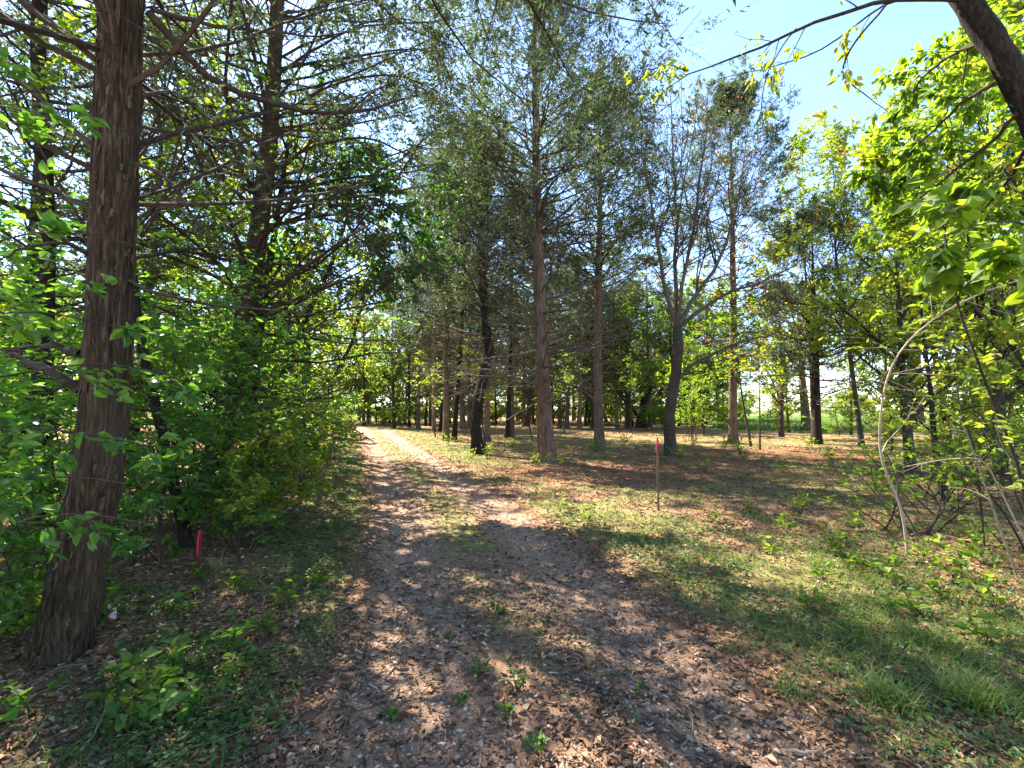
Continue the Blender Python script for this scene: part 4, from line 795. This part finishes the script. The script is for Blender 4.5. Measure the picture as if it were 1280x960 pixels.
# grass tufts
def tuft(px, py, n, h, lab, sp=.06, sd=0):
    q = gp(px, py); r = np.random.RandomState(sd); g = Geo(); xx = q[0] + r.normal(size=n) * sp; yy = q[1] + r.normal(size=n) * sp
    blades(g, xx, yy, h * (.5 + .6 * r.rand(n)), .004 + .003 * r.rand(n), r, np.where(r.rand(n) < .22, .98, .2 + .6 * r.rand(n)))
    tag(link('grass_tuft', g.mesh('grass_tuft', M['grass'])), lab, 'grass tuft')
tuft(985, 868, 60, .17, 'lush grass tuft on the right edge of the near track', .05, 1); tuft(910, 812, 45, .10, 'smaller grass tuft up the track edge from the lush one', .05, 2)
tuft(1110, 880, 240, .18, 'shaggy grass clump left of the bottom right corner', .07, 3); tuft(1215, 880, 320, .20, 'long drooping grass clump at the bottom right corner', .08, 4)
tuft(1160, 800, 200, .15, 'grass clump above the shaggy one at the lower right', .07, 5); tuft(950, 735, 60, .12, 'thin grass tuft in the litter right of the track', .08, 6)

# sticks on the ground
def stick(pix, r, lab, bark='dead_twig', lift=.012, seed=0, name='fallen_stick', n=2):
    P = np.array([gp(a, b) for a, b in pix]); P[:, 2] = gz(P[:, 0], P[:, 1]) + r + lift; c = P[0].copy(); P = resample(P, 10) - c
    g = Geo(); rr = np.random.RandomState(seed); P[1:-1] += rr.normal(size=(8, 3)) * r * .5; tubes(g, P[None], np.linspace(r, r * .45, 10)[None], 7)
    S, SR = grow(rr, P[None], np.full((1, 10), r), n, .3, .9, (30, 50), (.12, .3), .3, 4, .1, .1, .4, .8, .002); tubes(g, S, SR, 4)
    o = link(name, g.mesh(name, M[bark], True)); o.location = c; tag(o, lab, 'stick')
stick([(1015, 790), (1050, 805), (1085, 818), (1118, 832)], .008, 'long grey stick lying in the grass right of the track')
stick([(985, 940), (1010, 946), (1040, 944)], .008, 'pale curved stick at the bottom right end of the track', 'pale_stem')
stick([(870, 870), (905, 888), (950, 905)], .006, 'dark stick on the right rut of the near track', 'twig')
stick([(98, 955), (125, 920), (135, 885)], .006, 'pale thin stick slanting up at the bottom left', 'pale_stem', .02)
stick([(5, 915), (50, 880), (110, 860)], .009, 'grey dead stick in the bottom left corner'); stick([(20, 880), (70, 850), (150, 838)], .007, 'thin dead stick just above the grey corner one')
stick([(60, 950), (120, 930), (180, 925)], .007, 'brown dead stick along the bottom left edge', 'twig')
stick([(330, 640), (350, 648), (375, 645)], .03, 'chunk of dead wood at the left verge beyond the pink stake', 'dead_twig'); stick([(720, 600), (760, 606), (800, 603)], .02, 'fallen branch in the litter behind the flagged stake')
stick([(735, 590), (700, 596), (660, 592)], .015, 'fallen branch by the foot of the split-bark cedar', 'twig'); stick([(690, 720), (720, 735), (745, 742)], .006, 'small dark stick on the right side of the track', 'twig')
stick([(430, 700), (455, 690), (475, 694)], .006, 'thin twig on the left verge of the track'); stick([(740, 870), (775, 865), (800, 872)], .005, 'short twig in the right rut of the track', 'twig')
# curved hanging vine by the split-bark cedar
vb = at(668, 556, 15); o = None; g = Geo(); P = resample(np.array([at(662, 470, 15.2), at(664, 500, 15.1), at(661, 530, 15.1), at(666, 552, 15)]), 12); tubes(g, (P - vb)[None], np.full((1, 12), .022), 6)
o = link('vine', g.mesh('vine', M['twig'], True)); o.location = vb; tag(o, 'curved dark vine hanging left of the split-bark cedar', 'vine')

# survey stakes
M['lath'] = bark_mat('stake_wood', (.07, .045, .03), (.14, .09, .06), (.22, .15, .10), 40, 3, .2)
M['rust'] = bark_mat('painted_stake', (.10, .02, .015), (.22, .03, .02), (.34, .06, .04), 30, 6, .3)
def pinkmat():
    m, nt, nd, lk, out = nmat('pink_tape'); p = nd.new('ShaderNodeBsdfPrincipled'); p.inputs['Base Color'].default_value = (.85, .03, .13, 1); p.inputs['Roughness'].default_value = .35
    t = nd.new('ShaderNodeBsdfTranslucent'); t.inputs[0].default_value = (.9, .05, .2, 1); s = nd.new('ShaderNodeMixShader'); s.inputs[0].default_value = .35
    lk.new(p.outputs[0], s.inputs[1]); lk.new(t.outputs[0], s.inputs[2]); lk.new(s.outputs[0], out.inputs[0]); return m
M['pink'] = pinkmat()
def boxpath(P, w, th, sd=(1, 0, 0)):      # a flat bar or tape along P
    P = np.asarray(P, float); N = len(P); T = nz(np.gradient(P, axis=0)); U = nz(np.broadcast_to(np.array(sd, float), T.shape) - T * (T @ np.array(sd, float))[:, None]); V = np.cross(T, U)
    w = np.broadcast_to(w, (N,))[:, None]; ring = np.stack([P - U * w - V * th, P + U * w - V * th, P + U * w + V * th, P - U * w + V * th], 1)
    idx = np.arange(N * 4).reshape(N, 4); j = np.roll(idx, -1, 1); f = np.stack([idx[:-1], j[:-1], j[1:], idx[1:]], -1).reshape(-1, 4)
    f = np.concatenate([f, [idx[0][::-1]], [idx[-1]]]); g = Geo(); g.add(ring, f); return g
q = gp(823, 638); q[2] = gz1(q[0], q[1])
st = empty('survey_stake', q, 'thin upright wooden stake with pink tape at its tip, right of the track', 'stake')
link('stake_post', boxpath([(0, 0, -.05), (0, 0, .5), (.004, 0, 1.0), (.004, 0, 1.12), (.004, 0, 1.15)], [.014, .014, .014, .013, .008], .007).mesh('stake_post', M['lath']), st)
tb_ = link('tape_band', boxpath([(.004, 0, 1.06), (.004, 0, 1.10)], .016, .010).mesh('tape_band', M['pink']), st)
link('tape_tail', boxpath([(-.005, -.014, 1.10), (-.018, -.02, 1.05), (-.030, -.022, .99), (-.034, -.02, .92)], [.009, .012, .011, .007], .0015, (1, .3, 0)).mesh('tape_tail', M['pink'], False), tb_)
q = gp(249, 716); q[2] = gz1(q[0], q[1])
st = empty('survey_stake', q, 'short red stake with a bright pink ribbon in the left undergrowth', 'stake', rz=.3)
link('stake_post', boxpath([(0, 0, -.05), (0, 0, .15), (0, 0, .36), (0, 0, .39)], [.011, .011, .011, .006], .006).mesh('stake_post', M['rust']), st)
link('tape_tail', boxpath([(-.002, -.010, .39), (-.012, -.012, .36), (-.018, -.014, .29), (-.015, -.013, .22), (-.020, -.014, .15)], [.007, .009, .008, .009, .005], .0015, (1, .25, 0)).mesh('tape_tail', M['pink']), st)
# pink-and-white scrap of tape by the great trunk
M['scrap'] = plain('scrap', [(.2, (.75, .55, .58)), (.8, (.85, .80, .80))], .4, .4, 40)
q = gp(140, 785); q[2] = gz1(q[0], q[1]); st = empty('tape_scrap', q, 'crumpled pink and white scrap of tape on the ground beside the huge shaggy trunk', 'litter')
link('white_part', boxpath([(-.03, 0, .13), (-.012, .01, .10), (0, 0, .06), (.012, 0, .02)], [.012, .022, .024, .012], .0012, (1, .5, 0)).mesh('white_part', M['scrap']), st)
link('pink_part', boxpath([(-.035, .004, .05), (-.012, -.008, .035), (.01, -.01, .012)], [.008, .012, .01], .0012, (1, .5, .4)).mesh('pink_part', M['pink']), st)
# clump of dead grass by the pink stake
q = gp(272, 716); r_ = np.random.RandomState(3); n = 90; g = Geo(); M['straw'] = plain('straw', [(.1, (.22, .16, .08)), (.9, (.42, .33, .18))], .8)
a = r_.rand(n) * 6.28; blades(g, q[0] + r_.normal(size=n) * .03, q[1] + r_.normal(size=n) * .03, .10 + .09 * r_.rand(n), np.full(n, .004), r_)
tag(link('dead_grass_tuft', g.mesh('dead_grass_tuft', M['straw'])), 'clump of straw-coloured dead grass beside the short red stake', 'grass tuft')
# many bits of dead stick strewn about, the larger ones
rs = np.random.RandomState(321)
sp = [(70, 930), (160, 880), (240, 940), (330, 905), (110, 850), (300, 860), (380, 870), (35, 945), (205, 820), (420, 930), (990, 800), (1070, 870), (1130, 770), (960, 850), (1200, 900), (900, 740), (1010, 720), (860, 690), (1150, 850), (760, 620), (880, 620), (560, 900), (700, 830), (850, 930), (480, 820)]
for k, (px, py) in enumerate(sp):
    a = rs.rand() * 3.1; q = gp(px, py); ln = .10 + .22 * rs.rand(); r = .003 + .003 * rs.rand()
    P = np.array([[0, 0, 0], [math.cos(a) * ln * .5, math.sin(a) * ln * .5, .006 + .01 * rs.rand()], [math.cos(a + .3) * ln, math.sin(a + .3) * ln, .004]])
    g = Geo(); P = resample(P, 8); tubes(g, P[None], np.linspace(r, r * .5, 8)[None], 6); o = link('fallen_twig', g.mesh('fallen_twig', M[('dead_twig', 'twig', 'pale_stem')[k % 3]], True))
    o.location = (q[0], q[1], gz1(q[0], q[1]) + .012); tag(o, 'short dead twig lying loose in the leaf litter', 'twig', 'loose twigs in the litter')
